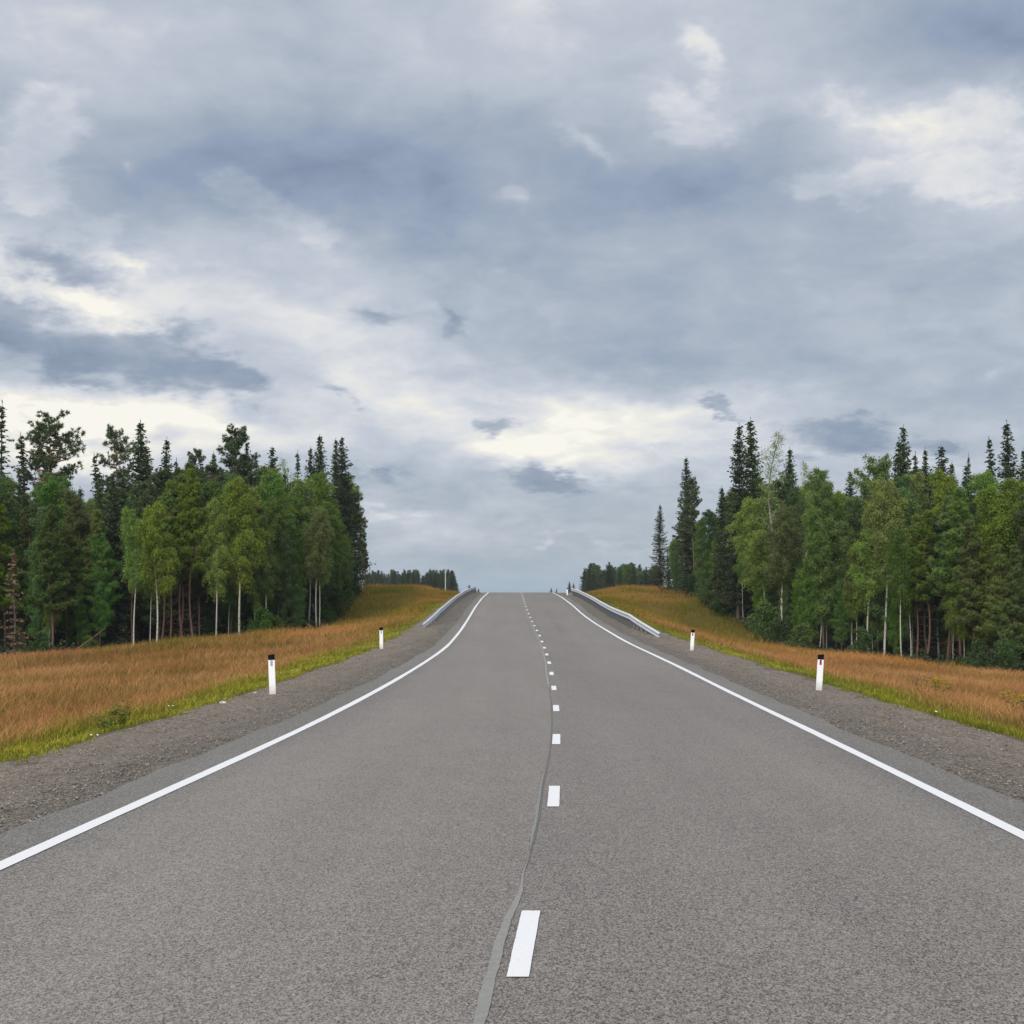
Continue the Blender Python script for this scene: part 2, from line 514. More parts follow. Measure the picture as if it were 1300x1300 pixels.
def mat_zinc():
    s = NT('galvanised_steel'); o = s.obj()
    n = s.noise(s.scale(o, (3, .25, 3)), 3.0, 5, .6); sp = s.vor(o, 14, 'F1', 'Distance')
    col = s.mix(n, c4(.60, .63, .66), c4(.80, .82, .84))
    col = s.mix(s.math('MULTIPLY', s.rng(sp, .2, .7), .2), col, c4(.38, .4, .42))
    return s.finish(col, s.math('MULTIPLY_ADD', n, .2, .42), None, .15, .5)


# ------------------------------------------------------------------ the road's line and level
_d = np.array([-30, -10, 0, 11.3, 22.5, 29.1, 33.7, 40, 49.3, 58.2, 64.5, 69.2, 75, 82.5, 90, 99, 110, 136, 171, 200, 232, 300, 400, 600, 1000, 3000.])
_x = np.array([-1.24, -.51, -.15, .268, .674, .83, .915, 1.03, 1.145, 1.16, 1.15, 1.135, 1.107, 1.063, 1.02, .985, .975, .985, 1.0, .8, .4, -1.5, -6, -24, -90, -600])
_z = np.array([0, 0, 0, 0, 0, .03, .065, .135, .23, .34, .475, .61, .765, .99, 1.24, 1.58, 2.07, 2.99, 3.92, 4.22, 4.05, 2.2, -2.5, -10, -18, -36.])
_g = np.arange(-30, 3000.5, .5)


def _smooth(v, sig):
    k = int(sig * 4 / .5); t = np.arange(-k, k + 1) * .5
    w = np.exp(-t * t / (2 * sig * sig)); w /= w.sum()
    p = np.concatenate([2 * v[0] - v[k:0:-1], v, 2 * v[-1] - v[-2:-k - 2:-1]])
    return np.convolve(p, w, 'valid')


_gx = _smooth(np.interp(_g, _d, _x), 4.0)
_gz = _smooth(np.interp(_g, _d, _z), 4.0)


def road_x(d): return np.interp(d, _g, _gx)
def road_z(d): return np.interp(d, _g, _gz)


# value noise for terrain and edges (numpy)
_tab = np.random.default_rng(3).random((256, 256))


def vnoise(x, y):
    x = np.asarray(x, float); y = np.asarray(y, float)
    xi = np.floor(x).astype(int); yi = np.floor(y).astype(int)
    fx = x - xi; fy = y - yi; fx = fx * fx * (3 - 2 * fx); fy = fy * fy * (3 - 2 * fy)
    g = lambda a, b: _tab[a % 256, b % 256]
    return (g(xi, yi) * (1 - fx) + g(xi + 1, yi) * fx) * (1 - fy) + (g(xi, yi + 1) * (1 - fx) + g(xi + 1, yi + 1) * fx) * fy - .5


def fbm(x, y, o=4):
    r = 0; a = 1.0
    for i in range(o):
        r = r + a * vnoise(x * 2 ** i + 17.3 * i, y * 2 ** i + 5.1 * i); a *= .5
    return r


_ctl = np.array([
    (-14, 0, -1.0), (-14, 20, -1.0), (-14, 40, -1.0), (-14, 60, -.85), (-14, 80, -.4), (-15, 100, .0), (-15.6, 114, -.15), (-15.7, 131, 1.4), (-16.2, 152, 3.3), (-16.2, 165, 4.0),
    (-25, 40, -1.35), (-25, 70, -1.55), (-26.5, 108, -1.7), (-21.2, 111, -1.0), (-17.9, 113, -.75), (-36, 102, -1.85), (-40, 60, -1.7), (-60, 100, -1.9),
    (-60, 150, -.5), (-40, 150, 1), (-24, 150, 2.4), (-30, 170, 3.5), (-60, 200, 2), (-20, 190, 4.3), (-25, 240, 4.3), (-25, 300, 3.5), (-60, 300, 3), (-30, 450, 3), (-100, 450, 2), (-150, 150, -1), (-150, 20, -1),
    (14, 0, -1.1), (14, 20, -1.1), (14, 40, -1.3), (15, 60, -1.3), (17, 80, -1.3), (20, 100, -1.4), (24.4, 114, -2.15), (34, 96, -2.8), (20.9, 132, .33), (19, 150, 2.2), (20, 166, 3.6), (17.6, 173, 4.0),
    (25, 60, -2.3), (40, 60, -2.7), (60, 100, -3.2), (40, 140, 0), (60, 160, 1), (40, 180, 3.2), (20, 200, 4.3), (30, 250, 4.0), (40, 350, 3.5), (100, 350, 3), (150, 150, -1), (150, 20, -2),
    (-500, 0, -2), (500, 0, -2), (-500, 700, -8), (500, 700, -8), (0, 900, -14), (-1500, 2900, -34), (1500, 2900, -34), (0, 2900, -36), (-1500, 0, -4), (1500, 0, -4), (0, -200, -1), (-1500, -200, -3), (1500, -200, -3)], float)


def _tps_fit():
    n = len(_ctl); A = np.zeros((n + 3, n + 3)); xy = _ctl[:, :2] / 100
    r2 = ((xy[:, None] - xy[None]) ** 2).sum(-1)
    A[:n, :n] = np.where(r2 > 0, .5 * r2 * np.log(np.maximum(r2, 1e-12)), 0) + np.eye(n) * 2e-4
    A[:n, n] = 1; A[:n, n + 1:] = xy; A[n:, :n] = A[:n, n:].T
    return np.linalg.solve(A, np.concatenate([_ctl[:, 2], np.zeros(3)]))


_tps = _tps_fit()


def field_z(x, y):
    x = np.asarray(x, float); y = np.asarray(y, float); sh = x.shape
    p = np.stack([x.ravel(), y.ravel()], -1) / 100; xy = _ctl[:, :2] / 100
    r2 = ((p[:, None] - xy[None]) ** 2).sum(-1)
    k = np.where(r2 > 0, .5 * r2 * np.log(np.maximum(r2, 1e-12)), 0)
    z = k @ _tps[:-3] + _tps[-3] + p @ _tps[-2:]
    return z.reshape(sh)


def sstep(a, b, v):
    t = np.clip((np.asarray(v, float) - a) / (b - a), 0, 1)
    return t * t * (3 - 2 * t)


GRAVEL_W = 6.75      # half-width to the outer edge of the gravel shoulder


def ground_z(x, y):
    x = np.asarray(x, float); y = np.asarray(y, float)
    s = np.abs(x - road_x(y)); zr = road_z(y)
    verge = zr - .13 - .16 * np.maximum(s - GRAVEL_W, 0) + .055 * fbm(x * 2.1, y * .9) * sstep(5.9, 6.6, s)
    w = sstep(7.6, 13.5, s)
    z = verge * (1 - w) + field_z(x, y) * w
    z = z + .22 * fbm(x * .23, y * .23) * sstep(8, 14, s)
    return z - .25 * (1 - sstep(5.2, 6.1, s))


def gz(x, y): return float(ground_z(np.array([x]), np.array([y]))[0])


# ------------------------------------------------------------------ ground, road, shoulders, markings
M = {}
M['asphalt'] = mat_asphalt(); M['gravel'] = mat_gravel(); M['paint'] = mat_paint()
M['ground'] = mat_ground()
M['seal'] = mat_sealant((.262, .254, .232), 'joint_sealant'); M['joint'] = mat_sealant((.125, .118, .108), 'open_joint')
M['zinc'] = mat_zinc(); M['post_white'] = mat_post()
M['black'] = mat_plain('black_plastic', (.008, .008, .009), .95, 0, .2, 9.0, .05)
M['steel_dark'] = mat_plain('weathered_steel', (.10, .105, .11), .7, .2, .3)

ys = np.concatenate([np.arange(-25, 60, .6), np.arange(60, 240, 1.2), np.arange(240, 500, 8), np.arange(500, 1301, 50)])
ls = np.concatenate([-np.geomspace(60, 1500, 16)[::-1], np.arange(-58, -16, 1.6), np.arange(-16, -5, .4), np.array([-4.5, 0, 4.5]),
                     np.arange(5, 16, .4), np.arange(16, 58, 1.6), np.geomspace(60, 1500, 16)])
SS, YY = np.meshgrid(ls, ys)
XX = road_x(YY) + SS
G = np.stack([XX, YY, ground_z(XX, YY)], -1)
edge_l = ([-80, 0, 200, 300, 360, 400, 430, 455, 470], [18.6, 18, 17, 16.5, 16.2, 15.6, 14, 12, 11.2])
edge_r = ([835, 870, 900, 940, 960, 1040, 1170, 1300, 1400], [10.6, 11, 12, 13.9, 14.4, 16, 17.2, 19, 20])


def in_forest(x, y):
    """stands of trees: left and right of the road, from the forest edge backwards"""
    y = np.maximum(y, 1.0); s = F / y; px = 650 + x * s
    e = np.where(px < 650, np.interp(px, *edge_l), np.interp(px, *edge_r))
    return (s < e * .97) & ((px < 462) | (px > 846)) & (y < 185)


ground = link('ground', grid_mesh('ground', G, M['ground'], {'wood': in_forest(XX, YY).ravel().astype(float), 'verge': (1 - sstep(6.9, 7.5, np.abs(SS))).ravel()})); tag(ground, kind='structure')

ry = np.concatenate([np.arange(-25, 60, .5), np.arange(60, 250, 1.0), np.arange(250, 700, 10), np.arange(700, 1300, 50)])
EDGE = 4.33


def strip(name, offs, dz, mat, yy=ry, parent=None, attrs=None, jit=0.0):
    """offs: list of lateral offsets (constants or functions of y)"""
    cols = []
    for k, o in enumerate(offs):
        s_ = o(yy) if callable(o) else np.full_like(yy, o)
        z_ = dz[k] if hasattr(dz, '__len__') else dz
        z_ = z_(yy) if callable(z_) else z_
        cols.append(np.stack([road_x(yy) + s_, yy, road_z(yy) + z_], -1))
    Pm = np.stack(cols, 1)
    at = {k: np.tile(np.asarray(v, float), (len(yy), 1)).ravel() for k, v in (attrs or {}).items()}
    o = link(name, grid_mesh(name, Pm, mat, at), parent)
    return o


# centre joint position (lateral offset from the centreline)
def unproject_row(py):
    """road distance of a frame row"""
    dd = np.arange(5, 171, .05)
    rows = HZ - (road_z(dd) - EYE) / dd * F
    return np.interp(-py, -rows, dd)


_joint_px = [(608.5, 1297), (634.6, 1196), (643, 1171), (661, 1134), (664, 1110), (676, 1073), (684, 1039), (689, 997), (695.4, 968), (699, 947), (700.6, 913), (698.5, 882), (697, 874),
             (695.5, 865), (693.5, 853), (692.3, 840), (690, 831), (686, 817), (682, 808), (678.5, 801), (675, 793), (670, 783), (667, 774.6), (664.6, 767), (663, 757), (661, 753)]
_jd = []; _js = []
for (px, py) in _joint_px:
    d_ = float(unproject_row(py)); _jd.append(d_); _js.append((px - 650) / F * d_ - float(road_x(d_)))
_jd = np.array([-25] + _jd + [3000]); _js = np.array([_js[0]] + _js + [_js[-1]])
def joint_s(y): return np.interp(y, _jd, _js)


wob = lambda a, k, ph: (lambda y: a + .05 * fbm(y * .55 + ph, y * 0 + ph, 4) * k)
road = strip('road', [wob(-EDGE, 2.4, 3.3), -EDGE + .22, -3.75, -3.3, lambda y: joint_s(y) - .02, lambda y: joint_s(y) + .02, 3.3, 3.75, EDGE - .22, wob(EDGE, 2.4, 9.1)],
             0.0, M['asphalt'], attrs={'lane': [0, 0, 0, 0, 0, 1, .5, .2, 0, 0], 'edge': [1, 1, .9, 0, 0, 0, 0, .9, 1, 1]})
tag(road, kind='structure')
# broken edge of the asphalt: a real step down on both sides
for sg in (-1, 1):
    ph = 3.3 if sg < 0 else 9.1
    strip('asphalt_edge', [wob(sg * EDGE, 2.4, ph), wob(sg * (EDGE + .035), 2.2, ph + 1)], [0.0, -.10], M['asphalt'], parent=road, attrs={'lane': [0, 0], 'edge': [1, 1]})
    sh = strip('gravel_shoulder', [sg * 4.25] + [sg * v for v in (4.45, 4.8, 5.2, 5.6, 6.0, 6.4, 6.7, 7.0, 7.4)],
               [-.07] + [(lambda a, k: (lambda y: -.035 - a + .055 * fbm(y * 1.6 + k * 7, y * 0 + k, 4) + .02 * fbm(y * .2, y * 0 + k * .6, 3)))(a, k)
                for k, a in enumerate((.0, .012, .02, .03, .045, .06, .085, .16, .30))],
               M['gravel'], attrs={'edge': [1, 1, .9, .45, .15, 0, 0, 0, 0, 0]})
    tag(sh, kind='structure')
    w_ = lambda o, ph2: (lambda y: o + .006 * fbm(y * 3.1 + ph2, y * 0 + ph2, 3) + .02 * fbm(y * .11 + ph2, y * 0 + 2, 3))
    strip('edge_line', [w_(sg * 3.685, 1), w_(sg * 3.82, 5)], .006, M['paint'], parent=road)

# joint: grey sealant near and far, an open dark crack with a worn sealant edge between
near = np.arange(-5, 10.6, .05); gap = np.arange(8.6, 31.8, .1); far = np.arange(31.2, 171, .5)
def jw(o, k, fade=None):
    def f_(y):
        t = 1.0 if fade is None else fade(y)
        return joint_s(y) + o * t + t * k * (fbm(y * 4.0 + o * 50, y * 0 + o * 9, 3) + .35 * vnoise(y * 21 + o * 70, y * 0 + 3))
    return f_
fd = lambda y: 1 - .93 * sstep(7.6, 10.4, y)
strip('joint_sealant', [jw(-.028, .009, fd), jw(.027, .009, fd)], .005, M['seal'], near, road)
strip('joint_sealant', [jw(-.027, .014, lambda y: sstep(31, 34, y)), jw(.027, .014, lambda y: sstep(31, 34, y))], .005, M['seal'], far, road)
strip('open_joint', [jw(-.007, .007, lambda y: sstep(8.4, 10.5, y)), jw(.010, .008, lambda y: sstep(8.4, 10.5, y))], .0045, M['joint'], gap, road)
thin = np.arange(10.2, 17, .08)
fw = lambda y: sstep(10.2, 12, y) * (1 - sstep(14, 17, y))
strip('joint_sealant', [lambda y: joint_s(y) - .008 - .024 * fw(y) * (1 + .6 * fbm(y * 5, y * 0, 3)), lambda y: joint_s(y) - .009], .005, mat_sealant((.235, .232, .218), 'worn_sealant'), thin, road)

# dashed centre line: 1.5 m dashes
_kd = np.array([7.7, 13.7, 19.7, 25.7, 37.5, 49.5, 68, 92, 116, 171]); _ko = np.array([-.08, .046, .04, .045, .05, .065, .17, .16, .09, .1])
dash_n = 28
for k in range(dash_n):
    c = 7.71 + 6.03 * k
    yy = np.linspace(c - .765, c + .765, 14)
    oa, ob = np.interp([c - .765, c + .765], _kd - .6, _ko); o0 = lambda y, oa=oa, ob=ob, c=c: oa + (ob - oa) * (y - c + .765) / 1.53
    e1 = lambda y, k=k: o0(y) - .054 +   .003 * fbm(y * 9 + k, y * 0, 3)
    e2 = lambda y, k=k: o0(y) + .054 +   .003 * fbm(y * 9 + k + 40, y * 0, 3)
    strip('centre_dash', [e1, e2], .007, M['paint'], yy, road)


def RP(s, d, dz=0.0):
    return (float(road_x(d)) + s, d, float(road_z(d)) + dz)


# ------------------------------------------------------------------ guide posts
def make_guidepost(name='guide_post'):
    root = empty(name)
    def prism(z0, z1, sc=1.0, slope=0.0):
        # flat-faced plastic delineator: shallow trapezoid plan, top cut slightly towards the road
        m = MB(); pl = [(-.062, -.03), (.062, -.03), (.048, .045), (.015, .058), (-.015, .058), (-.048, .045)]
        for z in (z0, z1):
            for (x, y) in pl: m.v.append((x * sc, y * sc, z + (slope * x if z == z1 else 0)))
        n = len(pl)
        m.f += [tuple(reversed(range(n))), tuple(range(n, 2 * n))] + [(i, (i + 1) % n, n + (i + 1) % n, n + i) for i in range(n)]
        return m
    prism(-.15, .70).build('body', M['post_white'], root)
    prism(.70, .815, 1.012, .12).build('black_band', M['black'], root)
    r = MB(); r.box((0, -.0335, .638), (.042, .007, .115)); r.box((0, -.0375, .638), (.034, .003, .10))
    r.build('reflector', mat_plain('pale_reflector', (.30, .36, .43), .25, .1), root)
    return root


M['red_ref'] = mat_plain('red_reflector', (.35, .02, .03), .25, 0)
gp = make_guidepost()


def copy_tree(o, parent=None):
    c = o.copy(); COL.objects.link(c)
    if parent is not None: c.parent = parent
    for ch in list(o.children): copy_tree(ch, c)
    return c


for i, (s_, d_, tilt, hs, red, lab) in enumerate([
        (-6.0, 31.0, -.035, 1.04, False, 'white guide post with black top and grey reflector, larger one on the left shoulder'),
        (-6.34, 57.3, -.01, 1.04, False, 'white guide post with black top on left shoulder, smaller one before the guardrail'),
        (6.0, 32.4, .06, .97, True, 'white guide post with red reflector, larger one on the right shoulder'),
        (5.7, 55.0, .06, .97, True, 'white guide post with black top on right shoulder, smaller one near the guardrail end'),
        (3.85 + 1.0, 150.0, 0, .95, True, 'tiny white guide post on the hill crest beside the right guardrail')]):
    o = gp if i == 0 else copy_tree(gp)
    s_ = s_ if i < 4 else 4.75
    x_ = float(road_x(d_)) + s_
    zb = float(road_z(d_)) - .035 - .045 * max(0, abs(s_) - 5.2)
    o.location = (x_, d_, zb); o.rotation_euler = (0, tilt, 0); o.scale = (1.12, 1.12, hs)
    tag(o, lab, 'guide post', 'guide posts along the road')
    if red:
        for ch in o.children:
            if ch.name.startswith('reflector'):
                ch.data = ch.data.copy(); ch.data.materials[0] = M['red_ref']


# ------------------------------------------------------------------ guardrails
def guardrail(side, off, d0, d1, ramp, label):
    root = empty('guardrail', RP(side * off, d0)); tag(root, label, 'guardrail', 'guardrails up the hill')
    o = np.array(root.location)
    # W profile: (out towards the road, height)
    prof = [(.0, .155), (.055, .125), (.083, .105), (.083, .060), (.055, .035), (.004, .015), (.004, -.015), (.055, -.035), (.083, -.060), (.083, -.105), (.055, -.125), (.0, -.155)]
    dd = np.concatenate([np.arange(d0, d0 + ramp, .5), np.arange(d0 + ramp, d1 + .1, 1.0)])
    top = .60 * sstep(0, 1, (dd - d0) / ramp) + .02
    top = np.where(dd < d0 + ramp, .04 + .58 * np.clip((dd - d0) / ramp, 0, 1) ** .9, .62)
    flare = .55 * np.clip(1 - (dd - d0) / ramp, 0, 1) ** 1.3
    wav = .025 * fbm(dd * .12, dd * 0 + side, 3)
    rows = []
    for back in (0, 1):
        cols = []
        pr = prof if not back else prof[::-1]
        for (u, h) in pr:
            uu = u - .006 * back
            x = road_x(dd) + side * (off + flare + wav - uu); z = road_z(dd) - .06 + top + h
            cols.append(np.stack([x, dd, z], -1))
        rows += cols
    Pm = np.stack(rows + [rows[0]], 1) - o
    link('beam', grid_mesh('beam', Pm, M['zinc'], smooth=False), root)
    pm = MB(); pm.box((0, 0, -.05), (.10, .20, 1.25)); pm.box((-.055 * side, 0, .46), (.11, .16, .26))
    pmesh = pm.mesh('post', M['steel_dark'])
    rm = MB(); rm.box((0, 0, 0), (.02, .07, .05)); rm.box((-.012 * side, 0, 0), (.006, .05, .036))
    rmesh_o = rm.mesh('reflector', mat_plain('orange_reflector', (.55, .13, .04), .3)) ; rmesh_w = rm.mesh('reflector', mat_plain('white_reflector', (.7, .7, .68), .3))
    k = 0
    for d in np.arange(d0 + 1.0, d1, 1.5):
        t = min(1.0, (d - d0) / ramp); f_ = .55 * (1 - t) ** 1.3
        p = np.array([float(road_x(d)) + side * (off + f_ + .10), d, float(road_z(d)) - .06 - (1 - t ** .9) * .42])
        c = link('post', pmesh, root); c.location = p - o
        if k % 2 == 0 and t >= .5:
            c = link('reflector', rmesh_o if k % 4 == 0 else rmesh_w, root)
            top_ = .04 + .58 * min(1, t) ** .9
            c.location = np.array([float(road_x(d)) + side * (off + f_ - .016), d, float(road_z(d)) - .06 + top_]) - o
        k += 1
    return root


guardrail(-1, 5.45, 79.0, 176.0, 8.0, 'long galvanised guardrail climbing the hill along the left shoulder')
guardrail(1, 5.30, 68.0, 152.0, 10.0, 'long galvanised guardrail with dark posts climbing the hill along the right shoulder')


# ------------------------------------------------------------------ trees
class Leaves:
    """collects leaf/needle quads with numpy"""
    def __init__(s): s.c = []; s.u = []; s.v = []; s.t = []
    def add(s, c, u, v, t):
        s.c.append(np.asarray(c)); s.u.append(np.asarray(u)); s.v.append(np.asarray(v)); s.t.append(np.asarray(t))
    def mesh(s, name, mat):
        c = np.concatenate(s.c); u = np.concatenate(s.u); v = np.concatenate(s.v); t = np.concatenate(s.t)
        n = len(c)
        V = np.stack([c - u, c + v * 1.0 - u * .1, c + u, c - v * 1.0 - u * .1], 1).reshape(-1, 3)
        q = np.arange(n * 4).reshape(n, 4)
        return np_mesh(name, V, q, np.full(n, 4), mat, {'tint': np.repeat(np.clip(t, 0, 1), 4)})


def unit(a): return a / np.maximum(np.linalg.norm(a, axis=-1, keepdims=True), 1e-9)
def rvec(rng, n): return unit(rng.normal(size=(n, 3)))


def tube_arrays(pts, rad, n=6):
    pts = np.asarray(pts, float); m = len(pts)
    t = np.gradient(pts, axis=0); t = unit(t)
    a = np.where(np.abs(t[:, 2:3]) < .9, np.array([[0, 0, 1.]]), np.array([[1., 0, 0]]))
    u = unit(np.cross(t, a)); w = np.cross(t, u)
    an = np.arange(n) * 2 * math.pi / n
    r = np.asarray(rad, float).reshape(-1, 1, 1)
    V = pts[:, None] + r * (u[:, None] * np.cos(an)[None, :, None] + w[:, None] * np.sin(an)[None, :, None])
    i = np.arange(m * n).reshape(m, n)
    q = np.stack([i[:-1], np.roll(i[:-1], -1, 1), np.roll(i[1:], -1, 1), i[1:]], -1).reshape(-1, 4)
    return V.reshape(-1, 3), q


class Wood:
    def __init__(s): s.v = []; s.q = []; s.n = 0
    def tube(s, pts, rad, n=6):
        V, q = tube_arrays(pts, rad, n); s.v.append(V); s.q.append(q + s.n); s.n += len(V)
    def mesh(s, name, mat):
        q = np.concatenate(s.q)
        return np_mesh(name, np.concatenate(s.v), q, np.full(len(q), 4), mat, smooth=True)


def trunk_line(rng, H, bend=.15, lean=(0, 0), m=12):
    z = np.linspace(-.4, H, m); t = np.clip(z / H, 0, 1)
    a = rng.normal(size=(2, 3)) * bend
    x = sum(a[0, k] * np.sin(t * (k + 1) * 2.1 + rng.random() * 0) for k in range(3)) + lean[0] * t
    y = sum(a[1, k] * np.sin(t * (k + 1) * 2.1) for k in range(3)) + lean[1] * t
    x = x - x[0]; y = y - y[0]
    return np.stack([x, y, z], -1)


def at_h(line, z): return np.array([np.interp(z, line[:, 2], line[:, 0]), np.interp(z, line[:, 2], line[:, 1]), z])


def spruce(seed, H=16.0, Rm=1.75, low=.10, sparse=1.0, gap=.0):
    rng = np.random.default_rng(seed); W = Wood(); Lf = Leaves()
    line = trunk_line(rng, H, .07, m=14)
    r0 = .011 * H
    W.tube(line, r0 * (1 - np.clip(line[:, 2] / H, 0, 1)) ** .9 + .012, 7)
    z = H * low; 
    while z < H - .15:
        t = (z - H * low) / (H * (1 - low))
        prof = (1 - t) ** .78 * (.62 + .38 * min(1, (t + .02) * 6)) + .03
        nb = rng.integers(5, 8) if t < .9 else 4
        a0 = rng.random() * 6.28
        for b in range(nb):
            if rng.random() < gap: continue
            L = Rm * prof * rng.uniform(.55, 1.18) * sparse ** .3
            if L < .12: L = .12
            an = a0 + b * 6.283 / nb + rng.normal() * .25
            d = np.array([math.cos(an), math.sin(an), 0]); side = np.array([-d[1], d[0], 0])
            rise = .55 * t ** 2 - .30 * (1 - t)                       # old branches droop, young ones rise
            m = max(3, int(L / .13)); s_ = np.linspace(.08, 1, m)
            zc = rise * L * s_ - .32 * L * s_ * (1 - s_) * (1 - t) + .10 * L * s_ ** 3
            p0 = at_h(line, z + rng.uniform(-.08, .08))
            pts = p0 + np.outer(s_ * L, d); pts[:, 2] += zc
            if L > .5: W.tube(pts[[0, m // 2, m - 1]], [.02 * L, .011 * L, .004], 3)
            # sprays: side twigs along the branch, hanging a little
            for j in range(m):
                k = max(2, int(rng.poisson((3.6 if t < .93 else 3.0) * sparse)))
                wid = (.10 + .36 * L * .42 * (1 - s_[j] * .8)) 
                off = rng.uniform(-1, 1, k) * wid
                hang = -np.abs(off) * .35 - rng.random(k) * .16 * (1 - t * .6)
                c = pts[j] + np.outer(off, side) + np.outer(rng.normal(size=k) * .05, d); c[:, 2] += hang
                dirs = unit(np.outer(np.sign(off) * .8, side) + d * .75 + np.stack([np.zeros(k), np.zeros(k), rng.uniform(-.75, .05, k)], -1))
                nrm = unit(np.cross(dirs, rvec(rng, k)))
                ln = rng.uniform(.085, .17, k)
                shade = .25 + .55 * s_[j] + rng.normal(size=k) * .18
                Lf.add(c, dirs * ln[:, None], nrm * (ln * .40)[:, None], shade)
        z += rng.uniform(.20, .34) * (1.15 - .45 * t) / max(.7, sparse)
    # leader
    k = 14; zz = rng.uniform(H - .7, H + .12, k)
    Lf.add(np.stack([np.interp(zz, line[:, 2], line[:, 0]), np.interp(zz, line[:, 2], line[:, 1]), zz], -1), unit(rvec(rng, k) * .6 + [0, 0, 1.]) * .13, rvec(rng, k) * .03, rng.random(k))
    # dead twigs on the bare foot
    for i in range(10):
        zt = rng.uniform(.08, max(.1, low)) * H; an = rng.random() * 6.28; p = at_h(line, zt); e = p + np.array([math.cos(an), math.sin(an), -.2]) * rng.uniform(.4, .9)
        W.tube([p, (p + e) / 2, e], [.014, .009, .004], 3)
    return W, Lf


def pine(seed, H=16.0, crown=.45, Rm=2.0, flat=True, dens=1.0, twigs=14):
    rng = np.random.default_rng(seed); W = Wood(); Lf = Leaves()
    line = trunk_line(rng, H, .16, m=14)
    r0 = .0080 * H
    W.tube(line, r0 * (1 - np.clip(line[:, 2] / H, 0, 1) * .85), 8)
    z0 = H * (1 - crown); z = z0
    while z < H - .1:
        t = (z - z0) / (H - z0)
        prof = (math.sin(math.pi * (.18 + .70 * t)) if flat else (1 - t) ** .75 * .95 + .06)
        for b in range(rng.integers(3, 6)):
            L = Rm * prof * rng.uniform(.45, 1.15); an = rng.random() * 6.283
            d = np.array([math.cos(an), math.sin(an), 0])
            p0 = at_h(line, z + rng.uniform(-.15, .15))
            rise = (.10 + .55 * t) * L if flat else (.25 + .3 * t) * L
            m = 5; s_ = np.linspace(0, 1, m); bow = rng.normal() * .15
            pts = p0 + np.outer(s_ * L, d); pts[:, 2] += rise * s_ ** 1.5 - .12 * L * s_ * (1 - s_)
            pts[:, :2] += np.outer(np.sin(s_ * 3) * bow * L, [-d[1], d[0]])
            W.tube(pts, np.linspace(.028 * L + .008, .006, m), 4)
            # needle tufts on twigs around the outer half
            nt_ = int((7 + 11 * L) * dens)
            sj = np.clip(rng.beta(2.6, 1.2, nt_), .2, 1)
            base = np.stack([np.interp(sj, s_, pts[:, k]) for k in range(3)], -1)
            tip = base + rvec(rng, nt_) * (np.array([.38, .38, .22]) * (.35 + .45 * L * .5)) + np.array([0, 0, .08])
            for q in range(nt_):
                k = 21
                dr = unit(rvec(rng, k) + np.array([0, 0, .35]) + unit(tip[q:q + 1] - base[q:q + 1]) * .5)
                ln = rng.uniform(.10, .17, k)
                c = tip[q] + dr * ln[:, None] * .8
                nrm = unit(np.cross(dr, rvec(rng, k)))
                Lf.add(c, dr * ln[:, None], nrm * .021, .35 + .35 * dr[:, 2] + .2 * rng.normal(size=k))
        z += rng.uniform(.30, .50)
    for i in range(twigs):
        zt = rng.uniform(.12, 1 - crown) * H; an = rng.random() * 6.28; p = at_h(line, zt); e = p + np.array([math.cos(an), math.sin(an), rng.uniform(-.3, .15)]) * rng.uniform(.4, 1.1)
        W.tube([p, (p + e) / 2 + [0, 0, .05], e], [.016, .010, .004], 3)
    return W, Lf


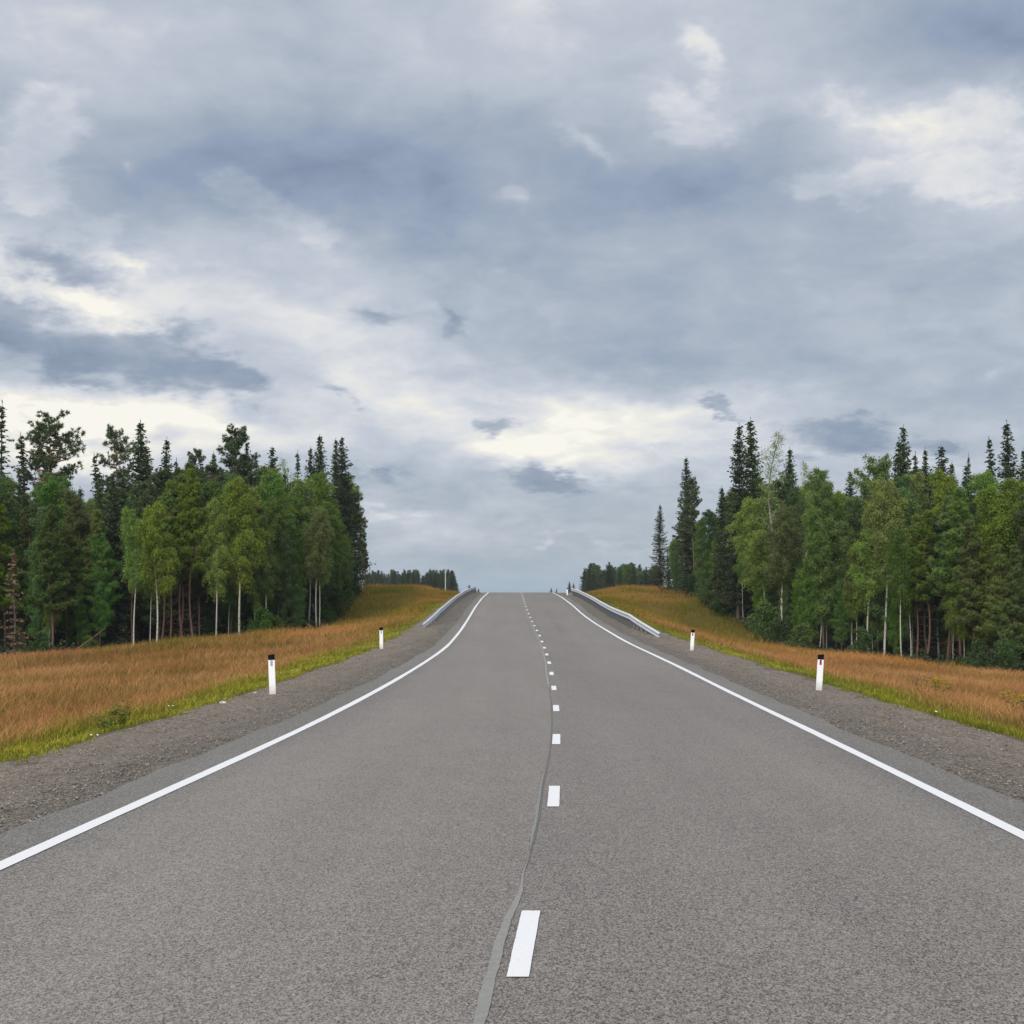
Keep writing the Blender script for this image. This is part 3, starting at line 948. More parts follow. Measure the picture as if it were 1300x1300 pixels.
def broadleaf(seed, H=13.0, low=.35, Rm=1.7, leaves=16000, leaf=.075, droop=.35, top=1.0, bend=.25, nbr=46, lean=(0, 0)):
    """birch, aspen, alder: ascending limbs with hanging twigs of small leaves"""
    rng = np.random.default_rng(seed); W = Wood(); Lf = Leaves()
    line = trunk_line(rng, H, bend, lean, m=16)
    r0 = .0062 * H
    W.tube(line, r0 * (1 - np.clip(line[:, 2] / H, 0, 1)) ** .8 + .008, 8)
    twig = []
    for b in range(nbr):
        t = ((b + rng.random()) / nbr) ** .85
        z = H * (low + (1 - low) * t * .97)
        prof = (math.sin(math.pi * min(1, .12 + .80 * t)) ** .7) * (1 - .35 * t)
        L = Rm * prof * rng.uniform(.55, 1.25) + .15
        an = b * 2.4 + rng.normal() * .4
        d = np.array([math.cos(an), math.sin(an), 0]); el_ = rng.uniform(.55, 1.1) * top
        p0 = at_h(line, z - .3 * L)
        m = 6; s_ = np.linspace(0, 1, m)
        pts = p0 + np.outer(L * s_, d); pts[:, 2] += L * el_ * s_ - droop * L * s_ ** 3 * .9
        W.tube(pts, np.linspace(.016 * L + .006, .003, m), 4)
        nt_ = int(11 + L * 17)
        sj = rng.uniform(.15, 1, nt_)
        base = np.stack([np.interp(sj, s_, pts[:, k]) for k in range(3)], -1)
        out = rvec(rng, nt_) * np.array([1, 1, .6]) * (.26 + .24 * L) * rng.uniform(.35, 1.1, (nt_, 1))
        twig += [(base[q], out[q], rng.uniform(.15, 1.0) * droop * 1.5) for q in range(nt_)]
    n_each = max(4, leaves // len(twig))
    for (p, o, hg) in twig:
        dens = rng.gamma(3, 1 / 3)                                       # thin and thick twigs: gaps and clumps
        k = max(2, int(n_each * dens))
        s_ = rng.uniform(.15, 1.05, k)[:, None]
        c = p + o * s_ + np.concatenate([np.zeros((k, 2)), -hg * s_ ** 2], 1) + rng.normal(size=(k, 3)) * .095
        u = unit(rvec(rng, k) + np.array([0, 0, -.6])); v = unit(np.cross(u, rvec(rng, k)))
        ln = leaf * rng.uniform(.6, 1.15, k)
        tone = .5 + .13 * rng.normal()
        Lf.add(c, u * ln[:, None], v * (ln * .62)[:, None], tone + .22 * rng.normal(size=k))
    return W, Lf


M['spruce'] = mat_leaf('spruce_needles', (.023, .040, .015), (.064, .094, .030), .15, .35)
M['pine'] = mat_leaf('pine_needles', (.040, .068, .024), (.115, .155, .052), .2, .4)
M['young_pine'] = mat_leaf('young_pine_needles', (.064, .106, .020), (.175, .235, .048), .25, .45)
M['birch'] = mat_leaf('birch_leaves', (.090, .150, .026), (.265, .350, .072), .38, .4)
M['aspen'] = mat_leaf('aspen_leaves', (.055, .116, .024), (.155, .260, .055), .35, .4)
M['shrub'] = mat_leaf('shrub_leaves', (.040, .082, .018), (.105, .175, .042), .32, .4)
M['dead'] = mat_leaf('dead_needles', (.085, .050, .028), (.19, .115, .06), .15, .2)
M['bark_birch'] = mat_bark('birch_bark', 'birch'); M['bark_pine'] = mat_bark('pine_bark', 'pine'); M['bark'] = mat_bark('spruce_bark', 'spruce')

KINDS = {}


def kind(key, name, gens, leafmat, barkmat):
    out = []
    for (fn, kw) in gens:
        W, Lf = fn(**kw)
        out.append((W.mesh('trunk', barkmat), Lf.mesh('crown', leafmat), kw['H']))
    KINDS[key] = (name, out)


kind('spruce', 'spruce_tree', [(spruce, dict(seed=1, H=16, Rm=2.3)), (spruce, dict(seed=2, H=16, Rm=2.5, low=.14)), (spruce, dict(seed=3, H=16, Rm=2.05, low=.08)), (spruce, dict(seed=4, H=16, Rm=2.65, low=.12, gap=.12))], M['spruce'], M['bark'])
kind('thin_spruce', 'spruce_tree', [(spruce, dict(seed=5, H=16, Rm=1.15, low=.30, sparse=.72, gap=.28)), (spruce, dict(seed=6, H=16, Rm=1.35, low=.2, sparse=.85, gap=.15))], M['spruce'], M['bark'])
kind('dead_spruce', 'dead_spruce_tree', [(spruce, dict(seed=7, H=8, Rm=1.15, low=.12, sparse=.7, gap=.2))], M['dead'], M['bark'])
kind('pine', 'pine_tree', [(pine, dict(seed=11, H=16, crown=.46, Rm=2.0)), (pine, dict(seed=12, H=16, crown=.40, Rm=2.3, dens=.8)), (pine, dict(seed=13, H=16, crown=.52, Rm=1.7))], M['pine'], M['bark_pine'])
kind('open_pine', 'pine_tree', [(pine, dict(seed=14, H=16, crown=.30, Rm=1.9, dens=.55))], M['pine'], M['bark_pine'])
kind('young_pine', 'pine_tree', [(pine, dict(seed=21, H=12, crown=.68, Rm=1.75, flat=False, dens=.85)), (pine, dict(seed=22, H=12, crown=.80, Rm=1.7, flat=False, dens=.9)), (pine, dict(seed=23, H=12, crown=.56, Rm=1.6, flat=False, dens=.95, twigs=26))], M['young_pine'], M['bark_pine'])
kind('birch', 'birch_tree', [(broadleaf, dict(seed=31, H=13, low=.42, Rm=1.95, leaves=44000, leaf=.058, droop=.6)), (broadleaf, dict(seed=32, H=13, low=.38, Rm=2.1, leaves=48000, leaf=.058, droop=.7, lean=(-.5, 0))), (broadleaf, dict(seed=33, H=13, low=.48, Rm=1.7, leaves=36000, leaf=.058, droop=.6, lean=(.3, .2)))], M['birch'], M['bark_birch'])
kind('thin_birch', 'birch_tree', [(broadleaf, dict(seed=34, H=15, low=.40, Rm=1.05, leaves=5200, leaf=.052, droop=.4, top=1.6, nbr=38))], M['birch'], M['bark_birch'])
kind('aspen', 'aspen_tree', [(broadleaf, dict(seed=41, H=14, low=.16, Rm=2.0, leaves=52000, leaf=.062, droop=.3, nbr=60)), (broadleaf, dict(seed=42, H=14, low=.10, Rm=1.7, leaves=48000, leaf=.062, droop=.35, nbr=60)), (broadleaf, dict(seed=43, H=14, low=.22, Rm=2.3, leaves=56000, leaf=.062, droop=.3, nbr=64))], M['aspen'], M['bark'])
kind('shrub', 'bush', [(broadleaf, dict(seed=51, H=3.0, low=.04, Rm=1.0, leaves=5000, leaf=.075, droop=.3, nbr=26, bend=.1)), (broadleaf, dict(seed=52, H=3.0, low=.03, Rm=1.3, leaves=6000, leaf=.075, droop=.4, nbr=28, bend=.1))], M['shrub'], M['bark'])

TREES = []


def tree_at(key, X, Y, H, label, cat, group=None, var=None, rz=None, wid=1.0, lean=None, sink=0.0):
    name, vs = KINDS[key]
    tr, cr, H0 = vs[(random.randrange(len(vs)) if var is None else var % len(vs))]
    k = H / H0
    root = empty(name, (X, Y, gz(X, Y) - sink), random.uniform(0, 6.28) if rz is None else rz)
    root.scale = (k * wid, k * wid, k)
    if lean: root.rotation_euler = (lean[1], lean[0], root.rotation_euler[2])
    link('trunk', tr, root); link('crown', cr, root)
    tag(root, label, cat, group)
    TREES.append((X, Y))
    return root


def tree_px(key, px, s, ytop, label, cat, **kw):
    """place a tree seen at frame column px, at scale s pixels per metre, with its tip at row ytop"""
    Y = F / s; X = (px - 650) / s
    H = (HZ - ytop) / s + EYE - gz(X, Y)
    return tree_at(key, X, Y, H, label, cat, **kw)


LF = 'left forest'; RF = 'right forest'
# --- left forest, skyline trees
tree_px('thin_spruce', 2, 15.0, 511, 'very tall thin spruce at the far left end of the left forest', 'spruce', var=0)
tree_px('thin_spruce', 26, 14.5, 551, 'slender spruce between the tall thin spruce and the round pine on the left skyline', 'spruce', var=1)
tree_px('pine', 60, 14.5, 532, 'big round topped pine standing out on the left skyline', 'pine', var=1, wid=1.0)
tree_px('thin_spruce', 120, 14.0, 577, 'small dark spruce tip just left of the open crowned pine', 'spruce', var=1)
tree_px('open_pine', 142, 14.0, 546, 'open crowned pine with bare trunk on the left skyline', 'pine', wid=.85)
tree_px('spruce', 177, 14.2, 536, 'tallest dark pointed spruce in the middle of the left forest skyline', 'spruce', var=1)
tree_px('spruce', 190, 13.8, 568, 'shorter spruce touching the right side of the tallest pointed spruce', 'spruce', var=2)
tree_px('spruce', 208, 13.8, 557, 'narrow dark spruce standing free on the left skyline', 'spruce', var=2, wid=.9)
tree_px('thin_spruce', 224, 13.6, 583, 'thin spruce top right of the free standing narrow spruce', 'spruce', var=0)
tree_px('pine', 243, 13.6, 574, 'small pine top in the dip of the left skyline', 'pine', var=2, wid=.7)
tree_px('thin_spruce', 254, 13.6, 577, 'spruce tip beside the small pine in the dip of the left skyline', 'spruce', var=1)
tree_px('spruce', 270, 13.6, 574, 'dark spruce tip at the left side of the broad pine crown', 'spruce', var=0, wid=.8)
tree_px('pine', 300, 13.2, 550, 'broad crowned pine above the yellow green birch of the left forest', 'pine', var=0)
tree_px('spruce', 313, 13.0, 560, 'dark spruce behind the right side of the broad pine crown', 'spruce', var=0, wid=.75)
tree_px('thin_spruce', 325, 13.0, 581, 'thin spruce right of the broad pine on the left skyline', 'spruce', var=0)
tree_px('spruce', 344, 13.4, 567, 'full dark spruce between the broad pine and the twin spruces', 'spruce', var=3)
tree_px('thin_birch', 360, 13.4, 580, 'pale birch top between dark spruces on the left skyline', 'birch')
tree_px('thin_spruce', 378, 13.0, 573, 'sparse thin top left of the dark twin spruces', 'spruce', var=0)
tree_px('spruce', 395, 13.2, 568, 'left shoulder spruce leaning into the dark twin spruces', 'spruce', var=0, wid=.8)
tree_px('spruce', 405, 13.2, 553, 'left one of two tall dark spruces near the right end of the left forest', 'spruce', var=1, wid=.9)
tree_px('spruce', 425, 12.8, 557, 'slim spruce squeezed between the two tall dark spruces', 'spruce', var=2, wid=.75)
tree_px('spruce', 435, 12.6, 555, 'last tall dark spruce at the right end of the left forest', 'spruce', var=3, wid=1.0)
tree_px('pine', 447, 12.0, 628, 'dense low pine leaning out beside the last tall spruce', 'pine', var=2, wid=1.0)
tree_px('pine', 458, 11.6, 652, 'shorter pine at the very right edge of the left forest', 'pine', var=0, wid=.75)
tree_px('young_pine', 462, 11.2, 690, 'thin young pine standing last at the forest corner by the hill', 'pine', var=2)
# --- left forest edge
tree_px('birch', 198, 17.4, 636, 'white trunked birch in front, tallest trunk of the three left birches', 'birch', var=0, rz=.4)
tree_px('birch', 170, 17.5, 642, 'birch with thin pale trunk just left of the brightest birch trunk', 'birch', var=2, rz=2.0, wid=.8)
tree_px('birch', 190, 17.2, 668, 'small birch close behind the brightest birch trunk', 'birch', var=2, rz=1.0, wid=.6)
tree_px('birch', 274, 16.9, 628, 'leaning pale birch left of the yellow green birch', 'birch', var=1, rz=0.1, wid=.8)
tree_px('birch', 304, 16.7, 600, 'tall yellow green birch with leaning trunk in the left forest', 'birch', var=1, rz=-.1, wid=1.05)
tree_px('birch', 318, 15.6, 622, 'birch behind the right side of the yellow green birch', 'birch', var=1, rz=.3, wid=.9)
tree_px('birch', 336, 16.2, 650, 'birch with a pale trunk foot right of the yellow green birch', 'birch', var=1, rz=.2, wid=.8)
tree_px('birch', 402, 15.6, 644, 'twin trunk birch near the right end of the left forest, front trunk', 'birch', var=0, rz=1.7, wid=.85)
tree_px('birch', 405.5, 15.55, 652, 'twin trunk birch near the right end of the left forest, rear trunk', 'birch', var=0, rz=.7, wid=.7)
tree_px('aspen', 372, 15.2, 640, 'round green aspen left of the twin trunk birch', 'aspen', var=1, wid=.8)
tree_px('aspen', 425, 14.0, 700, 'low leafy aspen at the slope right of the twin trunk birch', 'aspen', var=0, wid=.9)
tree_px('dead_spruce', 17, 18.6, 697, 'brown dead spruce at the left end of the forest edge', 'spruce')
for i, (px, s, yt, v) in enumerate([(66, 17.6, 640, 0), (37, 17.2, 655, 1), (83, 17.0, 668, 2), (104, 16.6, 632, 0), (128, 17.0, 650, 2), (150, 16.4, 622, 1), (6, 17.5, 640, 0), (-14, 17, 620, 1)]):
    tree_px('young_pine', px, s, yt, 'olive green young pine at the left part of the left forest edge', 'pine', group='young pines at the left forest edge', var=v)
for i, (px, s, yt, v) in enumerate([(215, 16.9, 612, 2), (225, 16.7, 604, 2), (235, 16.8, 618, 2), (248, 16.9, 598, 2), (253, 16.4, 606, 0), (243, 15.9, 590, 2), (228, 15.6, 596, 2)]):
    tree_px('young_pine', px, s, yt, 'straight pine with bare reddish trunk between the left birches', 'pine', group='red trunked pines between the left birches', var=v, wid=.85)

# --- right forest, skyline trees
tree_px('spruce', 838, 10.8, 641, 'outermost free standing spruce at the left end of the right forest', 'spruce', var=3, wid=.92)
tree_px('thin_spruce', 848, 10.6, 700, 'small spruce close beside the outermost free standing spruce', 'spruce', var=1)
tree_px('spruce', 872, 11.0, 580, 'tall pointed spruce behind the orange trunked pine on the right', 'spruce', var=2, wid=1.0)
tree_px('pine', 878, 11.2, 612, 'pine with orange trunk and one sided crown beside the tall pointed spruce', 'pine', var=0, wid=.8)
tree_px('spruce', 937, 13.6, 539, 'left one of the two highest spruces of the right forest', 'spruce', var=0, wid=.95)
tree_px('spruce', 957, 13.5, 532, 'right one of the two highest spruces of the right forest', 'spruce', var=2, wid=1.05)
tree_px('spruce', 918, 13.2, 618, 'dark brownish spruce below the two highest spruces', 'spruce', var=0)
tree_px('thin_birch', 988, 14.6, 543, 'tall thin birch with see through top right of the two highest spruces', 'birch', rz=.5)
tree_px('spruce', 1003, 13.6, 570, 'dark spruce just right of the see through birch', 'spruce', var=1, wid=.85)
tree_px('thin_birch', 1023, 14.2, 583, 'smaller see through birch top on the right skyline', 'birch', rz=2.5)
tree_px('aspen', 1046, 15.6, 590, 'tall leafy aspen with rounded top behind the right guide post', 'aspen', var=0, wid=.85)
tree_px('spruce', 1078, 13.6, 598, 'dark spruce between two leafy aspens on the right skyline', 'spruce', var=3, wid=.8)
tree_px('aspen', 1114, 15.4, 577, 'largest leafy aspen in the middle of the right forest', 'aspen', var=2)
tree_px('spruce', 1148, 14.0, 540, 'high dark spruce rising behind the largest aspen', 'spruce', var=0, wid=.85)
tree_px('spruce', 1138, 13.9, 560, 'shorter dark spruce touching the high spruce behind the largest aspen', 'spruce', var=2, wid=.9)
tree_px('thin_spruce', 1162, 14.0, 575, 'thin spruce tip right of the high dark spruce', 'spruce', var=0)
tree_px('spruce', 1175, 13.8, 570, 'small spruce point left of the broad spruce on the right skyline', 'spruce', var=2, wid=.8)
tree_px('spruce', 1193, 14.4, 566, 'broad dark spruce on the right skyline', 'spruce', var=3)
tree_px('spruce', 1211, 14.0, 588, 'low spruce tip right of the broad spruce', 'spruce', var=1, wid=.8)
tree_px('thin_spruce', 1230, 14.4, 577, 'needle thin spruce spike on the right skyline', 'spruce', var=0, wid=.6)
tree_px('spruce', 1224, 14.2, 590, 'short spruce behind the needle thin spike', 'spruce', var=2, wid=.8)
tree_px('thin_spruce', 1256, 14.8, 556, 'slim spruce second from the right end of the skyline', 'spruce', var=1, wid=.9)
tree_px('spruce', 1283, 15.0, 536, 'tall spruce near the right picture end of the right forest', 'spruce', var=2, wid=.95)
tree_px('thin_spruce', 1301, 15.0, 570, 'spruce cut by the right end of the picture', 'spruce', var=1)
# --- right forest edge
tree_px('birch', 962, 14.4, 628, 'spreading light green birch in front of the two highest spruces', 'birch', var=1, wid=1.15, rz=1.0)
tree_px('birch', 993, 15.0, 640, 'pale trunked birch below the see through birch top', 'birch', var=0, rz=1.0)
tree_px('aspen', 893, 12.4, 655, 'green leafy aspen right of the orange trunked pine', 'aspen', var=1, wid=.85)
tree_px('aspen', 858, 11.4, 700, 'low light green aspen between the spruces at the forest corner', 'aspen', var=0, wid=.8)
tree_px('birch', 1104, 16.4, 650, 'bushy birch in front of the largest aspen', 'birch', var=0, wid=1.0, rz=2.0)
tree_px('birch', 1122, 16.6, 604, 'birch with spotted pale trunk below the largest aspen', 'birch', var=2, rz=.6)
tree_px('birch', 1145, 17.0, 668, 'small birch with the whitest straight trunk at the right forest edge', 'birch', var=2, rz=3.0, wid=.85)
tree_px('aspen', 1030, 15.6, 640, 'leafy aspen left behind the right guide post', 'aspen', var=1, wid=.8)
tree_px('aspen', 1062, 15.4, 628, 'dark leafy aspen right behind the right guide post', 'aspen', var=0, wid=.8)
tree_px('aspen', 1134, 15.2, 600, 'leafy aspen filling the right side of the largest aspen', 'aspen', var=1)
tree_px('young_pine', 1174, 17.0, 650, 'pine with slightly leaning red trunk right of the whitest birch', 'pine', var=2)
for i, (px, s, yt, v) in enumerate([(1163, 16.8, 655, 2), (1182, 16.6, 640, 2), (1201, 17.2, 632, 2), (1220, 17.6, 622, 2)]):
    tree_px('young_pine', px, s, yt, 'pine with bare red trunk in the row right of the whitest birch', 'pine', group='red trunked pines in the right forest', var=v)
for i, (px, s, yt, v) in enumerate([(1237, 18.0, 660, 0), (1255, 18.0, 684, 1), (1270, 18.6, 690, 0), (1290, 18.8, 694, 1), (1306, 18.4, 676, 0), (1230, 17.2, 640, 1)]):
    tree_px('young_pine', px, s, yt, 'fresh green young pine with low branches at the right end of the forest edge', 'pine', group='young pines at the right forest edge', var=v)

ORD = ['leftmost', 'second from the left', 'third from the left', 'fourth from the left', 'fifth from the left', 'sixth from the left', 'seventh from the left', 'eighth from the left']
for grp in ('young pines at the left forest edge', 'red trunked pines between the left birches', 'red trunked pines in the right forest', 'young pines at the right forest edge'):
    row = sorted((o for o in COL.objects if o.get('group') == grp), key=lambda o: o.location.x / o.location.y)
    for o, w_ in zip(row, ORD): o['label'] = '%s of the %s' % (w_, grp)

# --- infill behind the edge
TR = random.Random(5)
def far_enough(x, y, r): return all((x - a) ** 2 + (y - b) ** 2 > r * r for a, b in TREES)


def lerp_tab(x, xs, v): return float(np.interp(x, xs, v))


sky_l = ([-60, 0, 60, 100, 140, 200, 250, 300, 350, 400, 440, 455, 468], [560, 590, 590, 610, 590, 585, 595, 580, 590, 585, 590, 650, 690])
sky_r = ([835, 850, 870, 890, 920, 950, 985, 1040, 1080, 1120, 1160, 1200, 1250, 1300, 1380], [700, 700, 640, 650, 620, 590, 600, 605, 610, 600, 585, 590, 590, 580, 570])
fill = {'spruce': ('dark spruce inside the {} behind the edge trees', 'spruce'), 'pine': ('dark green pine inside the {} behind the edge trees', 'pine'),
        'birch': ('light green birch inside the {} behind the edge trees', 'birch'), 'aspen': ('leafy green aspen inside the {} behind the edge trees', 'aspen'),
        'young_pine': ('young pine inside the {} behind the edge trees', 'pine')}
for side, edge, skyt, (x0, x1), n in ((LF, edge_l, sky_l, (-150, 466), 158), (RF, edge_r, sky_r, (838, 1450), 158)):
    made = 0; tries = 0
    while made < n and tries < 6000:
        tries += 1
        px = TR.uniform(x0, x1)
        s = lerp_tab(px, *edge) / (1 + TR.random() ** 1.4 * .42) * .985
        Y = F / s; X = (px - 650) / s
        if not far_enough(X, Y, 1.25): continue
        key = TR.choices(['spruce', 'pine', 'birch', 'aspen', 'young_pine'], [.22, .10, .22, .30, .16] if side == RF else [.20, .12, .26, .20, .22])[0]
        yt = lerp_tab(px, *skyt) + TR.uniform(2, 58) + (30 if key == 'young_pine' else 0)
        lab, cat = fill[key]
        tree_px(key, px, s, yt, lab.format(side), cat, group='%s trees filling the %s' % (key.replace('_', ' '), side), var=TR.randrange(4), wid=TR.uniform(.85, 1.15))
        made += 1

# --- slender young aspens in the front rank
for (x0, x1, n, side) in ((-20, 160, 9, LF), (262, 450, 13, LF), (885, 1160, 17, RF), (1205, 1320, 7, RF)):
    edge = edge_l if side == LF else edge_r
    for i in range(n):
        px = x0 + (x1 - x0) * (i + TR.uniform(.1, .9)) / n
        s_ = lerp_tab(px, *edge) * TR.uniform(.955, .995)
        tree_at('aspen' if TR.random() < .7 else 'birch', (px - 650) / s_, F / s_, TR.uniform(5.5, 9.5), 'slender young leafy tree in the front rank of the %s' % side, 'young tree',
                group='slender young trees at the edge of the %s' % side, var=TR.randrange(3), wid=TR.uniform(.62, .9))

# --- bushes along the forest edges
for (px, s, H, lab) in [(330, 16.6, 2.8, 'dense green bush at the foot of the birches right of the yellow green birch'), (348, 16.2, 2.2, 'low green bush right of the dense bush at the left forest foot'),
                        (425, 14.6, 3.0, 'bush on the slope right of the twin trunk birch'), (437, 13.4, 2.8, 'bush higher on the slope below the last tall spruce'), (415, 15.0, 2.0, 'small bush at the foot of the twin trunk birch'),
                        (450, 12.2, 2.4, 'bush at the upper corner of the left forest'), (876, 11.3, 2.6, 'bush at the foot of the orange trunked pine'), (898, 12.2, 2.2, 'bush at the forest edge right of the orange trunked pine'),
                        (916, 13.2, 3.0, 'bush below the brownish spruce of the right forest'), (970, 14.9, 3.4, 'tall bush below the spreading light green birch'), (988, 15.2, 2.4, 'bush at the foot of the pale trunked birch'),
                        (1016, 16.2, 2.6, 'bush left of the right guide post at the forest foot'), (1092, 17.0, 2.8, 'bush below the bushy birch of the right forest'), (1240, 18.4, 2.4, 'bush among the young pines at the right forest edge'),
                        (1278, 19.0, 2.6, 'bush near the right end of the forest edge'), (50, 18.2, 2.0, 'bush among the young pines at the left forest edge'), (112, 17.6, 1.8, 'small bush beside the leaning dead trunk')]:
    tree_at('shrub', (px - 650) / s, F / s, H, lab, 'bush', wid=TR.uniform(.9, 1.3))


def understory():
    """low branches, saplings and brush in the depth of the woods: a mass nobody could count"""
    for side, edge, (x0, x1) in ((LF, edge_l, (-70, 462)), (RF, edge_r, (846, 1370))):
        Lf = Leaves(); rng = np.random.default_rng(77 if side == LF else 78)
        for i in range(900):
            px = rng.uniform(x0, x1); fr = i % 5 == 0; s = lerp_tab(px, *edge) / ((.995 + rng.random() * .03) if fr else (1.05 + rng.random() * .40))
            Y = F / s; X = (px - 650) / s; z = gz(X, Y)
            h = rng.uniform(.1, .8) if fr else rng.uniform(.3, 3.6); k = 40; w = rng.uniform(.5, 1.1)
            c = np.array([X, Y, z + h]) + rng.normal(size=(k, 3)) * np.array([w, w, .45]) * .6
            c[:, 2] = np.maximum(c[:, 2], z + .05)
            u = unit(rvec(rng, k) + [0, 0, -.3]); v = unit(np.cross(u, rvec(rng, k)))
            Lf.add(c, u * .15, v * .085, .35 + .2 * rng.normal() + .15 * rng.normal(size=k))
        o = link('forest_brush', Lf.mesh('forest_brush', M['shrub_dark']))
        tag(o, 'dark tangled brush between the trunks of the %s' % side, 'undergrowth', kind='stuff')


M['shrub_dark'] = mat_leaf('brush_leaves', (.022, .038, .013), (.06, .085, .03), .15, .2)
understory()

# --- far woods beyond the crest
fi = 0
for (xs, s, y0, y1, n, lab, grp) in [((464, 580), 4.3, 722, 731, 120, 'distant bluish green spruce in the far wood beyond the left hill', 'trees of the far left wood'),
                                    ((746, 840), 5.2, 714, 734, 75, 'distant bluish green tree in the far wood beyond the right hill', 'trees of the far right wood')]:
    for i in range(n):
        px = TR.uniform(*xs) if i > 3 else xs[0] + (xs[1] - xs[0]) * i / 3; sc = s * TR.uniform(.80, 1.05)
        if px > 576: px -= 4
        yt = TR.uniform(y0, y1)
        if xs[0] > 700:
            yt += 10 * abs(px - 785) / 60 - 3
            key = TR.choice(['spruce', 'spruce', 'aspen', 'pine'])
        else: key = 'spruce'
        tree_px(key, px, sc, yt, lab, 'tree', group=grp, var=TR.randrange(4), wid=1.55)
for (px, s, yt, lab, key) in [(596.5, 3.6, 742.5, 'tiny far tree top right of the upper end of the left guardrail', 'spruce'), (603, 3.2, 745, 'tiny far tree top over the left shoulder at the crest', 'spruce'), (608, 3.0, 747.5, 'tiniest far tree top over the left edge line', 'spruce'),
                              (700, 3.2, 746.5, 'tiny far spruce peeping over the crest beside the right edge line', 'spruce'), (706, 3.2, 748.0, 'second tiny far spruce right of the one at the right edge line', 'spruce'),
                              (723, 4.2, 738.5, 'small dark far spruce at the upper end of the right guardrail', 'spruce'), (728.5, 4.2, 740.5, 'small dark far spruce just right of its twin at the guardrail end', 'spruce'), (743, 4.6, 731, 'lone slim far tree left of the far right wood', 'thin_spruce')]:
    tree_px(key, px, s, yt, lab, 'tree', wid=1.3)

# pole on the far left hill
X_, Y_ = (565.5 - 650) / 8.6, F / 8.6
po = empty('utility_pole', (X_, Y_, gz(X_, Y_))); tag(po, 'slim pale pole in front of the far left wood', 'pole')
m = MB(); m.tube([(0, 0, -.5), (0, 0, 2.0), (0, 0, 4.0)], [.085, .08, .07], 8); m.build('shaft', mat_plain('pale_wood', (.42, .42, .40), .8), po)
m = MB(); m.tube([(0, 0, 4.0), (0, 0, 4.08)], [.09, .05], 8); m.build('cap', M['zinc'], po)

# leaning dead trunk at the left forest edge
X_, Y_ = (84 - 650) / 18.4, F / 18.4
lg = MB(); lg.tube([(0, 0, -.1), (.85, .3, .62), (1.7, .5, 1.25), (2.5, .8, 1.95)], [.062, .055, .045, .03], 8)
for (a, e) in (((.85, .3, .62), (.8, .1, 1.0)), ((1.7, .5, 1.25), (2.0, .2, 1.5)), ((2.1, .65, 1.6), (1.95, .5, 2.0))): lg.tube([a, e], [.018, .006], 5)
lo = lg.build('fallen_trunk', mat_plain('dead_wood', (.12, .065, .042), .9, 0, .35, 5.0), None, True)
lo.location = (X_, Y_, gz(X_, Y_) + .2)
tag(lo, 'leaning dead brown trunk at the left forest edge', 'fallen tree')


# ------------------------------------------------------------------ grass and verge
def blades(name, X, Y, H, W, lean, mat, label, tint, nseg_tip=True, wind=(.25, 0.0), seed=1, cat='grass'):
    rng = np.random.default_rng(seed); n = len(X)
    Z = ground_z(X, Y) - .03
    an = rng.random(n) * 6.283
    dx, dy = np.cos(an), np.sin(an)
    ln = lean * rng.uniform(.3, 1.3, n)
    la = rng.random(n) * 6.283
    bx = (np.cos(la) * ln + wind[0]) * H; by = (np.sin(la) * ln + wind[1]) * H
    V = np.zeros((n, 5, 3))
    w = W * .5
    V[:, 0] = np.stack([X - dx * w, Y - dy * w, Z], -1); V[:, 1] = np.stack([X + dx * w, Y + dy * w, Z], -1)
    mx, my, mz = X + bx * .35, Y + by * .35, Z + H * .62
    V[:, 2] = np.stack([mx + dx * w * .9, my + dy * w * .9, mz], -1); V[:, 3] = np.stack([mx - dx * w * .9, my - dy * w * .9, mz], -1)
    V[:, 4] = np.stack([X + bx, Y + by, Z + H * np.sqrt(np.maximum(.2, 1 - .45 * ln ** 2))], -1)
    i = np.arange(n)[:, None] * 5
    lp = np.concatenate([i + [0, 1, 2, 3], i + [3, 2, 4]], 1).ravel()
    sz = np.tile([4, 3], n)
    tall = np.tile([0, 0, .62, .62, 1.0], n)
    o = link(name, np_mesh(name, V.reshape(-1, 3), lp, sz, mat, {'tint': np.repeat(np.clip(tint, 0, 1), 5), 'tall': tall}))
    tag(o, label, cat, kind='stuff')
    return o


M['dry'] = mat_blade('dry_red_grass', (.15, .13, .030), (.26, .18, .052), (.37, .142, .058), (.68, .375, .160))
M['green'] = mat_blade('green_verge_grass', (.10, .135, .014), (.21, .22, .027), (.25, .27, .028), (.56, .49, .075))
M['olive'] = mat_blade('olive_meadow_grass', (.110, .120, .017), (.17, .155, .025), (.22, .185, .03), (.60, .27, .09))


def sample_side(side, n, s0, s1, d0, d1, rng, power=1.0):
    d = d0 * (d1 / d0) ** (rng.random(n) ** power)
    s = s0 + (s1 - s0) * rng.random(n)
    return road_x(d) + side * s, d, s


